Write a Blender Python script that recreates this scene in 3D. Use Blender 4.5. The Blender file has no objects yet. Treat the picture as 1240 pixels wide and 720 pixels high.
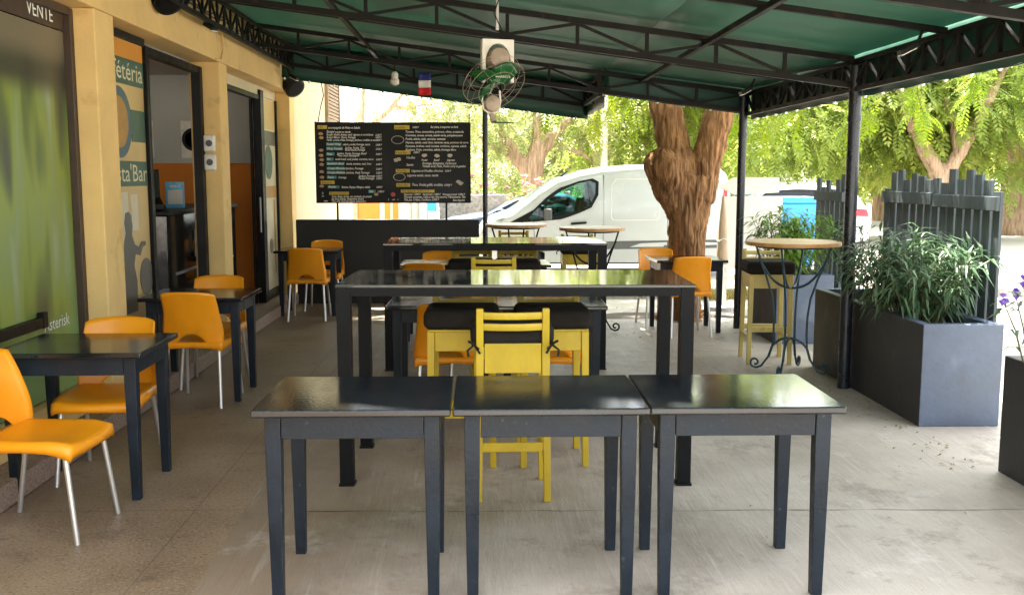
import bpy, bmesh, math, random
from mathutils import Vector, Matrix, noise
R = math.radians
PI = math.pi
sc = bpy.context.scene
COL = sc.collection
rnd = random.Random(7)

# ------------------------------------------------------------------ materials
def nodes_of(m):
    m.use_nodes = True
    return m.node_tree.nodes, m.node_tree.links

def mat(name, col, rough=.5, metal=0., var=.12, scale=6., bump=0., bscale=40., coat=0., spec=.5, stretch=(1, 1, 1), rvar=.1,
        col2=None, spots=None, trans=0., bdist=.01, wear=None):
    """Principled with two octaves of colour variation, uneven gloss and a fine bump; optional second tone (patches)."""
    m = bpy.data.materials.new(name)
    N, L = nodes_of(m)
    b = N['Principled BSDF']
    tc = N.new('ShaderNodeTexCoord'); mp = N.new('ShaderNodeMapping'); mp.inputs['Scale'].default_value = stretch
    L.new(tc.outputs['Object'], mp.inputs['Vector'])
    oi = N.new('ShaderNodeObjectInfo')
    add = N.new('ShaderNodeVectorMath'); add.operation = 'MULTIPLY_ADD'
    L.new(oi.outputs['Random'], add.inputs[0]); add.inputs[1].default_value = (37, 23, 11); L.new(mp.outputs['Vector'], add.inputs[2])
    n1 = N.new('ShaderNodeTexNoise'); n1.inputs['Scale'].default_value = scale; n1.inputs['Detail'].default_value = 7; n1.inputs['Roughness'].default_value = .62
    L.new(add.outputs[0], n1.inputs['Vector'])
    mr = N.new('ShaderNodeMapRange'); mr.inputs['From Min'].default_value = .3; mr.inputs['From Max'].default_value = .7
    L.new(n1.outputs['Fac'], mr.inputs['Value'])
    mx = N.new('ShaderNodeMix'); mx.data_type = 'RGBA'
    c2 = col2 or tuple(min(1, c * (1 + var)) for c in col)
    c1 = tuple(c * (1 - var) for c in col)
    mx.inputs[6].default_value = (*c1, 1); mx.inputs[7].default_value = (*c2, 1)
    L.new(mr.outputs['Result'], mx.inputs[0])
    out = mx.outputs[2]
    if spots:
        sc_, lo, scol, amt = spots
        n3 = N.new('ShaderNodeTexNoise'); n3.inputs['Scale'].default_value = sc_; n3.inputs['Detail'].default_value = 5
        L.new(add.outputs[0], n3.inputs['Vector'])
        m3 = N.new('ShaderNodeMapRange'); m3.inputs['From Min'].default_value = lo; m3.inputs['From Max'].default_value = lo + .08
        m3.inputs['To Max'].default_value = amt
        L.new(n3.outputs['Fac'], m3.inputs['Value'])
        mx3 = N.new('ShaderNodeMix'); mx3.data_type = 'RGBA'
        L.new(m3.outputs['Result'], mx3.inputs[0]); L.new(out, mx3.inputs[6]); mx3.inputs[7].default_value = (*scol, 1)
        out = mx3.outputs[2]
    if wear:      # paint rubbed thin along the edges
        wr, wcol = wear
        bv = N.new('ShaderNodeBevel'); bv.samples = 4; bv.inputs['Radius'].default_value = wr
        ge = N.new('ShaderNodeNewGeometry'); dt = N.new('ShaderNodeVectorMath'); dt.operation = 'DOT_PRODUCT'
        L.new(bv.outputs[0], dt.inputs[0]); L.new(ge.outputs['Normal'], dt.inputs[1])
        e1_ = N.new('ShaderNodeMapRange'); e1_.inputs['From Min'].default_value = .99; e1_.inputs['From Max'].default_value = .82; L.new(dt.outputs['Value'], e1_.inputs['Value'])
        nw = N.new('ShaderNodeTexNoise'); nw.inputs['Scale'].default_value = 24; nw.inputs['Detail'].default_value = 6; nw.inputs['Roughness'].default_value = .7; L.new(add.outputs[0], nw.inputs['Vector'])
        e2_ = N.new('ShaderNodeMapRange'); e2_.inputs['From Min'].default_value = .50; e2_.inputs['From Max'].default_value = .62; L.new(nw.outputs['Fac'], e2_.inputs['Value'])
        mu = N.new('ShaderNodeMath'); mu.operation = 'MULTIPLY'; L.new(e1_.outputs[0], mu.inputs[0]); L.new(e2_.outputs[0], mu.inputs[1])
        mw = N.new('ShaderNodeMix'); mw.data_type = 'RGBA'; L.new(mu.outputs[0], mw.inputs[0]); L.new(out, mw.inputs[6]); mw.inputs[7].default_value = (*wcol, 1)
        out = mw.outputs[2]
    L.new(out, b.inputs['Base Color'])
    m2 = N.new('ShaderNodeMapRange'); m2.inputs['From Min'].default_value = .3; m2.inputs['From Max'].default_value = .7
    m2.inputs['To Min'].default_value = max(0.02, rough - rvar); m2.inputs['To Max'].default_value = min(1, rough + rvar)
    L.new(n1.outputs['Fac'], m2.inputs['Value']); L.new(m2.outputs['Result'], b.inputs['Roughness'])
    b.inputs['Metallic'].default_value = metal
    b.inputs['Specular IOR Level'].default_value = spec
    b.inputs['Coat Weight'].default_value = coat
    b.inputs['Coat Roughness'].default_value = .08
    if bump:
        n2 = N.new('ShaderNodeTexNoise'); n2.inputs['Scale'].default_value = bscale; n2.inputs['Detail'].default_value = 4
        L.new(add.outputs[0], n2.inputs['Vector'])
        bp = N.new('ShaderNodeBump'); bp.inputs['Strength'].default_value = bump; bp.inputs['Distance'].default_value = bdist
        L.new(n2.outputs['Fac'], bp.inputs['Height']); L.new(bp.outputs['Normal'], b.inputs['Normal'])
    if trans:
        tr = N.new('ShaderNodeBsdfTranslucent'); L.new(out, tr.inputs['Color'])
        ms = N.new('ShaderNodeMixShader'); ms.inputs[0].default_value = trans
        L.new(b.outputs[0], ms.inputs[1]); L.new(tr.outputs[0], ms.inputs[2])
        L.new(ms.outputs[0], N['Material Output'].inputs['Surface'])
    return m

def leafmat(name, c1, c2, c3, trans=.45, rough=.45):
    m = bpy.data.materials.new(name)
    N, L = nodes_of(m)
    b = N['Principled BSDF']
    g = N.new('ShaderNodeNewGeometry')
    cr = N.new('ShaderNodeValToRGB')
    cr.color_ramp.elements[0].color = (*c1, 1); cr.color_ramp.elements[1].color = (*c3, 1)
    e = cr.color_ramp.elements.new(.55); e.color = (*c2, 1)
    at = N.new('ShaderNodeAttribute'); at.attribute_name = 'tone'
    ad = N.new('ShaderNodeMath'); ad.operation = 'MULTIPLY_ADD'; ad.inputs[1].default_value = .3
    L.new(g.outputs['Random Per Island'], ad.inputs[0]); L.new(at.outputs['Fac'], ad.inputs[2])
    L.new(ad.outputs[0], cr.inputs[0])
    L.new(cr.outputs[0], b.inputs['Base Color'])
    b.inputs['Roughness'].default_value = rough
    tr = N.new('ShaderNodeBsdfTranslucent'); L.new(cr.outputs[0], tr.inputs['Color'])
    ms = N.new('ShaderNodeMixShader'); ms.inputs[0].default_value = trans
    L.new(b.outputs[0], ms.inputs[1]); L.new(tr.outputs[0], ms.inputs[2])
    L.new(ms.outputs[0], N['Material Output'].inputs['Surface'])
    return m

def glassmat(name, tint, fac=.12):
    m = bpy.data.materials.new(name)
    N, L = nodes_of(m)
    N.remove(N['Principled BSDF'])
    t = N.new('ShaderNodeBsdfTransparent'); t.inputs[0].default_value = (*tint, 1)
    g = N.new('ShaderNodeBsdfGlossy'); g.inputs['Roughness'].default_value = .03
    fr = N.new('ShaderNodeFresnel'); fr.inputs[0].default_value = 1.5
    ms = N.new('ShaderNodeMixShader')
    L.new(fr.outputs[0], ms.inputs[0]); L.new(t.outputs[0], ms.inputs[1]); L.new(g.outputs[0], ms.inputs[2])
    L.new(ms.outputs[0], N['Material Output'].inputs['Surface'])
    return m

def barkmat(name, c1, c2):
    m = mat(name, c1, .85, var=.3, scale=5, stretch=(3.2, 3.2, .42), col2=c2, bump=1., bscale=8, rvar=.05, spec=.2, bdist=.05)
    return m

M = {}
M['slate'] = mat('slate_paint', (.0095, .0155, .024), .40, spec=.25, wear=(.005, (.10, .10, .10)), var=.35, scale=5, bump=.14, bscale=60, rvar=.12, spots=(38, .67, (.08, .085, .095), .6))
M['slate_top'] = mat('slate_varnish', (.008, .011, .015), .13, wear=(.005, (.10, .095, .085)), var=.45, scale=4, bump=.03, bscale=90, rvar=.07, stretch=(1, .45, 1), spots=(40, .69, (.06, .065, .07), .6), spec=.5)
M['bar_paint'] = mat('black_paint', (.006, .007, .008), .45, var=.3, scale=5, bump=.08, bscale=60, spec=.12, wear=(.006, (.09, .085, .08)))
M['bar_top'] = mat('black_lacquer', (.015, .020, .020), .06, var=.35, scale=3, bump=.012, bscale=18, rvar=.03, spots=(9, .60, (.045, .055, .05), .5), spec=.55)
M['orange'] = mat('orange_plastic', (.84, .315, .007), .36, spots=(13, .66, (.62, .22, .012), .5), var=.07, scale=5, bump=.02, bscale=120, rvar=.07)
M['alu'] = mat('brushed_aluminium', (.66, .66, .65), .36, metal=.85, var=.03, scale=3, rvar=.03)
M['yellow_wood'] = mat('yellow_painted_wood', (.50, .355, .012), .45, wear=(.007, (.26, .19, .09)), var=.16, scale=7, stretch=(1, 1, .4), bump=.12, bscale=45, spots=(22, .69, (.30, .20, .04), .6))
M['cream_wood'] = mat('pale_yellow_wood', (.62, .50, .16), .5, var=.14, scale=7, stretch=(1, 1, .4), bump=.12, bscale=45, spots=(22, .66, (.30, .22, .08), .6))
M['cushion'] = mat('black_cushion_cloth', (.022, .019, .016), .9, var=.25, scale=9, bump=.35, bscale=180, spec=.15, spots=(5, .6, (.06, .05, .04), .5))
M['cream_wall'] = mat('cream_wall_paint', (.73, .51, .205), .8, var=.10, scale=2.2, bump=.14, bscale=50, rvar=.05, wear=(.02, (.46, .40, .30)), spots=(4.2, .62, (.50, .33, .12), .55))
M['pale_wall'] = mat('pale_cream_wall', (.74, .60, .42), .85, var=.07, scale=1.3, bump=.12, bscale=50, spots=(1.5, .62, (.60, .46, .31), .5))
M['plinth'] = mat('pink_stone_chips', (.30, .215, .165), .8, var=.5, scale=60, bump=.3, bscale=90)
M['black_metal'] = mat('black_metal', (.0055, .005, .005), .45, spec=.2, var=.3, scale=12, bump=.05, bscale=80)
M['truss'] = mat('dark_green_steel', (.007, .0065, .0055), .5, spec=.15, var=.4, scale=8, bump=.08, bscale=60, spots=(10, .62, (.035, .02, .012), .7))
M['post'] = mat('dark_post_paint', (.010, .014, .022), .3, var=.3, scale=8, bump=.05, bscale=60)
M['fabric'] = mat('green_tarpaulin', (.068, .172, .130), .55, var=.18, scale=1.1, bump=.03, bscale=5, trans=.30, rvar=.1, spots=(2.4, .60, (.055, .17, .13), .5), spec=.6)
M['valance'] = mat('dark_green_tarpaulin', (.008, .060, .040), .5, var=.2, scale=2, bump=.08, bscale=9, trans=.05)
M['black_wall'] = mat('black_wall_paint', (.010, .011, .011), .6, var=.35, scale=2, bump=.12, bscale=30)
M['black_gloss'] = mat('black_gloss', (.012, .012, .012), .12, var=.3, scale=4, bump=0)
M['white_plastic'] = mat('white_plastic', (.72, .70, .64), .4, var=.1, scale=12, spots=(7, .62, (.42, .37, .28), .5))
M['white_bulb'] = mat('white_bulb', (.85, .85, .8), .2, var=.02)
M['wire_white'] = mat('white_cable', (.7, .7, .68), .5, var=.05)
M['planter_face_tone'] = mat('planter_slate_lit', (.074, .100, .150), .55, wear=(.014, (.22, .23, .24)), var=.25, scale=3, bump=.18, bscale=35, spots=(2.6, .60, (.13, .165, .22), .55))  # slate as it looks on the faces lit by the sky
M['planter_dark_shade'] = mat('planter_face_tone', (.020, .022, .026), .6, wear=(.02, (.11, .11, .11)), var=.3, scale=4, bump=.2, bscale=40, spots=(6, .62, (.045, .047, .05), .6))  # darker copy: shade of the terrace-facing sides put into the colour
M['picket'] = mat('weathered_dark_pickets', (.055, .075, .085), .75, var=.4, scale=7, stretch=(3, 3, .35), bump=.4, bscale=30, spots=(11, .62, (.13, .155, .16), .6))
M['soil'] = mat('dark_soil', (.06, .045, .032), .95, var=.4, scale=20, bump=.6, bscale=40)
M['wood_top'] = mat('honey_wood_top', (.46, .25, .085), .4, var=.3, scale=6, stretch=(.5, 5, 1), bump=.05, bscale=40)
M['iron_teal'] = mat('teal_wrought_iron', (.012, .050, .068), .45, var=.4, scale=14, bump=.1, bscale=60, spots=(18, .6, (.02, .016, .014), .8))
M['white_paint'] = mat('white_car_paint', (.41, .44, .455), .22, var=.03, scale=2, coat=.6, spots=(2.5, .70, (.68, .66, .6), .3))
M['white_board'] = mat('white_board', (.62, .60, .56), .6, var=.04, scale=2, bump=.02, spots=(2, .63, (.70, .68, .62), .5))
M['blue_paint'] = mat('steel_blue_car_paint', (.03, .055, .10), .45, var=.05, scale=2, spec=.2)
M['rubber'] = mat('tyre_rubber', (.018, .018, .018), .8, var=.2, scale=20)
M['grey_trim'] = mat('grey_plastic_trim', (.075, .08, .085), .55, var=.12, scale=14)
M['van_glass'] = glassmat('tinted_window_glass', (.62, .84, .82))
M['car_glass'] = glassmat('dark_car_glass', (.22, .32, .38))
M['clear_glass'] = glassmat('clear_glass', (.85, .9, .88))
M['red_lens'] = mat('red_lens', (.65, .03, .05), .15, var=.1, scale=20)
M['bin_blue'] = mat('blue_bin_plastic', (.03, .30, .70), .4, var=.08, scale=4)
M['bark'] = barkmat('rough_brown_bark', (.10, .045, .020), (.44, .235, .105))
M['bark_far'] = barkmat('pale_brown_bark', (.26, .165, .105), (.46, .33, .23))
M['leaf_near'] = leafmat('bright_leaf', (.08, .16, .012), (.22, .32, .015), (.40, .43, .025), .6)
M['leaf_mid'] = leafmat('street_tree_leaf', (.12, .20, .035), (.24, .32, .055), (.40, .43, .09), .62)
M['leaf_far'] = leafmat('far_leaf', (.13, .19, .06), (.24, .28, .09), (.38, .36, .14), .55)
M['leaf_oleander'] = leafmat('oleander_leaf', (.035, .085, .035), (.085, .16, .075), (.19, .27, .15), .35, .4)
M['leaf_lime'] = leafmat('lime_leaf', (.10, .22, .035), (.20, .34, .055), (.32, .44, .10), .45, .4)
M['leaf_dry'] = leafmat('dry_grass_leaf', (.20, .17, .05), (.30, .25, .06), (.40, .33, .09), .3)
M['petal_pink'] = leafmat('pink_petal', (.50, .16, .22), (.60, .26, .28), (.62, .42, .34), .5)
M['petal_purple'] = leafmat('purple_petal', (.16, .08, .42), (.24, .13, .55), (.33, .22, .62), .4)
M['stem'] = mat('green_brown_stem', (.11, .10, .04), .7, var=.3, scale=12)
M['fan_green'] = mat('green_fan_blade', (.010, .10, .025), .28, var=.12, scale=7, trans=.25)
M['fan_motor'] = mat('beige_motor', (.34, .27, .21), .5, var=.2, scale=9)
M['grey_metal'] = mat('grey_galvanised', (.30, .30, .29), .45, metal=.5, var=.2, scale=12)
M['flag_blue'] = mat('flag_blue', (.012, .022, .16), .7, var=.05)
M['flag_white'] = mat('flag_white', (.78, .77, .74), .7, var=.04)
M['flag_red'] = mat('flag_red', (.62, .012, .018), .7, var=.05)
M['board_black'] = mat('menu_board_black', (.010, .011, .010), .35, var=.45, scale=2.2, rvar=.12, bump=.02, spec=.16)
M['ink_white'] = mat('menu_ink_white', (.85, .84, .80), .6, var=.12, scale=30)
M['ink_teal'] = mat('menu_ink_teal', (.07, .30, .31), .6, var=.1, scale=30)
M['ink_yellow'] = mat('menu_ink_yellow', (.72, .52, .07), .6, var=.08, scale=30)
M['ink_black'] = mat('menu_ink_black', (.02, .02, .018), .6, var=.1)
M['ink_food'] = mat('menu_food_tan', (.52, .33, .17), .6, var=.35, scale=55)
M['ink_pale'] = mat('menu_food_pale', (.62, .58, .46), .6, var=.3, scale=50)
M['ink_red'] = mat('menu_ink_red', (.60, .10, .09), .6, var=.1)
M['stk_orange'] = mat('sticker_orange', (.62, .27, .035), .4, var=.12, scale=2)
M['stk_sand'] = mat('sticker_sand', (.60, .43, .19), .4, var=.12, scale=2)
M['stk_green'] = mat('sticker_dark_green', (.055, .115, .085), .4, var=.1, scale=2)
M['stk_blue'] = mat('sticker_slate_blue', (.065, .12, .17), .4, var=.1, scale=2)
M['stk_coffee'] = mat('sticker_coffee', (.42, .22, .06), .4, var=.25, scale=12)
M['stk_grey'] = mat('sticker_grey', (.12, .115, .10), .4, var=.1)
M['stk_pale'] = mat('sticker_pale', (.62, .55, .40), .35, var=.12, scale=3)
M['stk_text'] = mat('sticker_lettering', (.72, .66, .45), .5, var=.04)
M['stk_white'] = mat('sticker_white_lettering', (.78, .80, .74), .5, var=.04)
M['grey_inner'] = mat('grey_inner_wall', (.48, .49, .47), .8, var=.08, scale=1.5)
M['orange_inner'] = mat('orange_inner_wall', (.62, .20, .022), .8, var=.1, scale=1.5)
M['ceiling_inner'] = mat('inner_ceiling', (.55, .54, .5), .9, var=.05)
M['teal_inner'] = mat('teal_panel', (.05, .32, .27), .4, var=.1)
M['brown_frame'] = mat('brown_window_frame', (.045, .027, .016), .5, var=.3, scale=9)
M['shutter'] = mat('brown_louvre', (.30, .21, .15), .7, var=.2, scale=9)
M['orange_door'] = mat('orange_door', (.50, .15, .012), .55, var=.08, scale=4)
M['card_blue'] = mat('blue_card', (.015, .30, .52), .35, var=.05)
M['stone'] = mat('grey_stone', (.32, .30, .28), .9, var=.45, scale=14, bump=.6, bscale=20)
M['palm_cloth'] = mat('beige_parasol_cloth', (.40, .30, .20), .9, var=.2, scale=12, stretch=(3, 3, .5), bump=.3, bscale=40)

def poster_material():
    """blurred green poster: soft clouds of yellow green, dark grey and pale patches"""
    m = bpy.data.materials.new('soft_green_poster'); N, L = nodes_of(m); b = N['Principled BSDF']
    tc = N.new('ShaderNodeTexCoord'); mp = N.new('ShaderNodeMapping'); mp.inputs['Scale'].default_value = (1, 2.6, .5)
    L.new(tc.outputs['Object'], mp.inputs['Vector'])
    n = N.new('ShaderNodeTexNoise'); n.inputs['Scale'].default_value = 2.1; n.inputs['Detail'].default_value = 1.2; n.inputs['Distortion'].default_value = .3
    L.new(mp.outputs[0], n.inputs['Vector'])
    cr = N.new('ShaderNodeValToRGB'); el = cr.color_ramp.elements
    el[0].position = .28; el[0].color = (.06, .065, .045, 1); el[1].position = .74; el[1].color = (.27, .32, .20, 1)
    for p, c in ((.4, (.11, .155, .04, 1)), (.5, (.21, .27, .045, 1)), (.6, (.19, .26, .09, 1))):
        e = el.new(p); e.color = c
    L.new(n.outputs['Fac'], cr.inputs[0])
    sx = N.new('ShaderNodeSeparateXYZ'); L.new(tc.outputs['Object'], sx.inputs[0])
    def band(c, src, lo, hi, colr, amt):
        w = N.new('ShaderNodeMapRange'); w.interpolation_type = 'SMOOTHSTEP'
        w.inputs['From Min'].default_value = lo; w.inputs['From Max'].default_value = hi; w.inputs['To Max'].default_value = amt
        L.new(src, w.inputs['Value'])
        mx = N.new('ShaderNodeMix'); mx.data_type = 'RGBA'; L.new(w.outputs[0], mx.inputs[0]); L.new(c, mx.inputs[6]); mx.inputs[7].default_value = (*colr, 1)
        return mx.outputs[2]
    c = band(cr.outputs[0], sx.outputs['Z'], 2.02, 2.16, (.035, .034, .026), .92)
    c = band(c, sx.outputs['Z'], 2.20, 2.36, (.17, .145, .095), .9)
    c = band(c, sx.outputs['Z'], .85, .55, (.20, .33, .12), .85)
    L.new(c, b.inputs['Base Color']); b.inputs['Roughness'].default_value = .35
    return m
M['poster'] = poster_material()

def floor_material(name, kind):
    m = bpy.data.materials.new(name); N, L = nodes_of(m); b = N['Principled BSDF']
    tc = N.new('ShaderNodeTexCoord')
    def nz(scale, detail=6, st=(1, 1, 1), rough=.6, rot=0):
        mp = N.new('ShaderNodeMapping'); mp.inputs['Scale'].default_value = st; mp.inputs['Rotation'].default_value = (0, 0, rot)
        L.new(tc.outputs['Object'], mp.inputs['Vector'])
        n = N.new('ShaderNodeTexNoise'); n.inputs['Scale'].default_value = scale; n.inputs['Detail'].default_value = detail; n.inputs['Roughness'].default_value = rough
        L.new(mp.outputs[0], n.inputs['Vector']); return n.outputs['Fac']
    def rng(v, a, b_, lo=0., hi=1.):
        r = N.new('ShaderNodeMapRange'); r.inputs['From Min'].default_value = a; r.inputs['From Max'].default_value = b_
        r.inputs['To Min'].default_value = lo; r.inputs['To Max'].default_value = hi; L.new(v, r.inputs['Value']); return r.outputs[0]
    def mix(f, a, c):
        x = N.new('ShaderNodeMix'); x.data_type = 'RGBA'; L.new(f, x.inputs[0])
        for i, v in ((6, a), (7, c)):
            if isinstance(v, tuple): x.inputs[i].default_value = (*v, 1)
            else: L.new(v, x.inputs[i])
        return x.outputs[2]
    if kind == 'concrete':
        big = nz(.9, 6); c = mix(rng(big, .35, .65), (.30, .262, .215), (.475, .43, .368))
        streak = nz(5, 5, (4, .5, 1), .7, .12); c = mix(rng(streak, .54, .74, 0, .28), c, (.58, .56, .52))
        st2 = nz(7, 5, (3, .45, 1), .7, -.45); c = mix(rng(st2, .60, .78, 0, .4), c, (.22, .20, .18))
        spot = nz(3.3, 8, rough=.75); c = mix(rng(spot, .60, .72, 0, .75), c, (.13, .115, .10))
        fine = nz(90, 3); c = mix(rng(fine, .55, .75, 0, .35), c, (.16, .15, .14))
        sx = N.new('ShaderNodeSeparateXYZ'); L.new(tc.outputs['Object'], sx.inputs[0])
        wob = N.new('ShaderNodeMath'); wob.operation = 'MULTIPLY_ADD'; L.new(nz(1.6, 6, rough=.7), wob.inputs[0]); wob.inputs[1].default_value = 1.5; L.new(sx.outputs['X'], wob.inputs[2])
        c = mix(rng(wob.outputs[0], .75, -.25, 0, .95), c, (.255, .19, .135))
        st3 = nz(1.1, 9, (1, 1, 1), .78, .6); c = mix(rng(st3, .52, .64, 0, .7), c, (.17, .14, .105))
        gr = nz(14, 8, (1, 1, 1), .8, .3); c = mix(rng(gr, .60, .68, 0, .55), c, (.14, .125, .105))
        br_ = nz(2.6, 6, (9, .35, 1), .7, -.28); c = mix(rng(br_, .57, .66, 0, .18), c, (.66, .635, .59))
        lt_ = nz(2.2, 8, (1, 1, 1), .72, .9); c = mix(rng(lt_, .58, .70, 0, .5), c, (.60, .57, .52))
        bump_src, bs, bd = streak, .5, .012
        rough = rng(big, .3, .7, .5, .72)
    elif kind == 'terrazzo':
        big = nz(1.2, 6); c = mix(rng(big, .35, .65), (.195, .135, .086), (.335, .245, .165))
        fine = nz(75, 3, rough=.7); c = mix(rng(fine, .52, .66, 0, .7), c, (.40, .32, .25))
        fin2 = nz(60, 3, (1, 1, 1), .7, .5); c = mix(rng(fin2, .56, .66, 0, .7), c, (.055, .04, .03))
        spot = nz(4, 7, rough=.7); c = mix(rng(spot, .57, .7, 0, .6), c, (.085, .06, .045))
        br = N.new('ShaderNodeTexBrick'); br.offset = 0; br.inputs['Scale'].default_value = 1; br.inputs['Mortar Size'].default_value = .004
        br.inputs['Brick Width'].default_value = .98; br.inputs['Row Height'].default_value = .98
        br.inputs['Color1'].default_value = (0, 0, 0, 1); br.inputs['Color2'].default_value = (0, 0, 0, 1); br.inputs['Mortar'].default_value = (1, 1, 1, 1)
        mpb = N.new('ShaderNodeMapping'); mpb.inputs['Location'].default_value = (.40, .24, 0); L.new(tc.outputs['Object'], mpb.inputs['Vector']); L.new(mpb.outputs[0], br.inputs['Vector'])
        c = mix(rng(br.outputs['Color'], 0, 1, 0, .5), c, (.09, .068, .05))
        bump_src, bs, bd = fine, .3, .004
        rough = rng(big, .3, .7, .42, .62)
    else:
        big = nz(.25, 7); c = mix(rng(big, .35, .65), (.33, .30, .26), (.46, .43, .38))
        spot = nz(1.7, 8, rough=.7); c = mix(rng(spot, .55, .72, 0, .6), c, (.25, .215, .17))
        fine = nz(40, 4, rough=.7); c = mix(rng(fine, .5, .75, 0, .5), c, (.20, .18, .15))
        bump_src, bs, bd = fine, .5, .01
        rough = rng(big, .3, .7, .8, .95)
    L.new(c, b.inputs['Base Color']); L.new(rough, b.inputs['Roughness'])
    bp = N.new('ShaderNodeBump'); bp.inputs['Strength'].default_value = bs; bp.inputs['Distance'].default_value = bd
    L.new(bump_src, bp.inputs['Height']); L.new(bp.outputs[0], b.inputs['Normal'])
    return m
M['concrete'] = floor_material('worn_concrete', 'concrete')
M['terrazzo'] = floor_material('brown_terrazzo', 'terrazzo')
M['street'] = floor_material('pale_sandy_street', 'street')

# ------------------------------------------------------------------ mesh helpers
class MB:
    def __init__(s): s.v = []; s.f = []; s.mi = []; s.tone = []; s.cur = 0
    def add(s, vs, fs):
        o = len(s.v); s.v += [tuple(p) for p in vs]; s.f += [tuple(i + o for i in f) for f in fs]; s.mi += [s.cur] * len(fs); return s
    def box(s, x0, x1, y0, y1, z0, z1):
        return s.add([(x0, y0, z0), (x1, y0, z0), (x1, y1, z0), (x0, y1, z0), (x0, y0, z1), (x1, y0, z1), (x1, y1, z1), (x0, y1, z1)],
                     [(0, 3, 2, 1), (4, 5, 6, 7), (0, 1, 5, 4), (1, 2, 6, 5), (2, 3, 7, 6), (3, 0, 4, 7)])
    def bar(s, p, q, w, h=None, up=(0, 0, 1), w2=None, h2=None):
        h = h or w; p = Vector(p); q = Vector(q); d = (q - p).normalized(); u = Vector(up)
        if abs(d.dot(u)) > .97: u = Vector((0, 1, 0))
        a = d.cross(u).normalized(); b = a.cross(d).normalized()
        w2 = w2 or w; h2 = h2 or h
        vs = []
        for c, ww, hh in ((p, w, h), (q, w2, h2)):
            for i, j in ((-1, -1), (1, -1), (1, 1), (-1, 1)): vs.append(c + a * (ww / 2 * i) + b * (hh / 2 * j))
        return s.add(vs, [(3, 2, 1, 0), (4, 5, 6, 7), (0, 1, 5, 4), (1, 2, 6, 5), (2, 3, 7, 6), (3, 0, 4, 7)])
    def tube(s, pts, r, n=8, closed=False):
        pts = [Vector(p) for p in pts]; k = len(pts)
        rs = r if isinstance(r, (list, tuple)) else [r] * k
        ref = None; vs = []
        for i, p in enumerate(pts):
            d = (pts[(i + 1) % k] - pts[i - 1]) if closed else (pts[min(i + 1, k - 1)] - pts[max(i - 1, 0)])
            d = d.normalized() if d.length > 1e-9 else Vector((0, 0, 1))
            if ref is None:
                ref = Vector((0, 0, 1)) if abs(d.z) < .9 else Vector((1, 0, 0))
            a = (ref - d * ref.dot(d)).normalized(); ref = a; b = d.cross(a)
            for j in range(n):
                t = 2 * PI * j / n; vs.append(p + a * (math.cos(t) * rs[i]) + b * (math.sin(t) * rs[i]))
        fs = []
        for i in range(k if closed else k - 1):
            i2 = (i + 1) % k
            for j in range(n): fs.append((i * n + j, i * n + (j + 1) % n, i2 * n + (j + 1) % n, i2 * n + j))
        if not closed: fs += [tuple(range(n - 1, -1, -1)), tuple((k - 1) * n + j for j in range(n))]
        return s.add(vs, fs)
    def lathe(s, prof, n=32, c=(0, 0, 0), axis='z'):
        vs = []; k = len(prof)
        for r, z in prof:
            for j in range(n):
                t = 2 * PI * j / n; x, y = r * math.cos(t), r * math.sin(t)
                p = (x, y, z) if axis == 'z' else ((x, z, y) if axis == 'y' else (z, x, y))
                vs.append((p[0] + c[0], p[1] + c[1], p[2] + c[2]))
        fs = []
        for i in range(k - 1):
            for j in range(n): fs.append((i * n + j, i * n + (j + 1) % n, (i + 1) * n + (j + 1) % n, (i + 1) * n + j))
        fs += [tuple(range(n - 1, -1, -1)), tuple((k - 1) * n + j for j in range(n))]
        return s.add(vs, fs)
    def prism(s, poly, a, b, plane='xz'):
        """polygon extruded from a to b along the remaining axis"""
        f = {'xz': lambda u, v, w: (u, w, v), 'yz': lambda u, v, w: (w, u, v), 'xy': lambda u, v, w: (u, v, w)}[plane]
        n = len(poly)
        vs = [f(u, v, a) for u, v in poly] + [f(u, v, b) for u, v in poly]
        return s.add(vs, [tuple(range(n - 1, -1, -1)), tuple(range(n, 2 * n))] + [(i, (i + 1) % n, n + (i + 1) % n, n + i) for i in range(n)])
    def grid(s, fn, nu, nv):
        vs = [fn(i / nu, j / nv) for j in range(nv + 1) for i in range(nu + 1)]
        return s.add(vs, [(j * (nu + 1) + i, j * (nu + 1) + i + 1, (j + 1) * (nu + 1) + i + 1, (j + 1) * (nu + 1) + i) for j in range(nv) for i in range(nu)])
    def ball(s, c, r, n=12, m=8):
        rx, ry, rz = r if isinstance(r, tuple) else (r, r, r)
        vs = [(c[0], c[1], c[2] - rz)]
        for i in range(1, m):
            a = PI * i / m - PI / 2
            for j in range(n):
                t = 2 * PI * j / n; vs.append((c[0] + rx * math.cos(a) * math.cos(t), c[1] + ry * math.cos(a) * math.sin(t), c[2] + rz * math.sin(a)))
        vs.append((c[0], c[1], c[2] + rz)); fs = []
        for j in range(n):
            fs.append((0, 1 + (j + 1) % n, 1 + j))
            for i in range(m - 2): fs.append((1 + i * n + j, 1 + i * n + (j + 1) % n, 1 + (i + 1) * n + (j + 1) % n, 1 + (i + 1) * n + j))
            fs.append((1 + (m - 2) * n + j, 1 + (m - 2) * n + (j + 1) % n, len(vs) - 1))
        return s.add(vs, fs)
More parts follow.
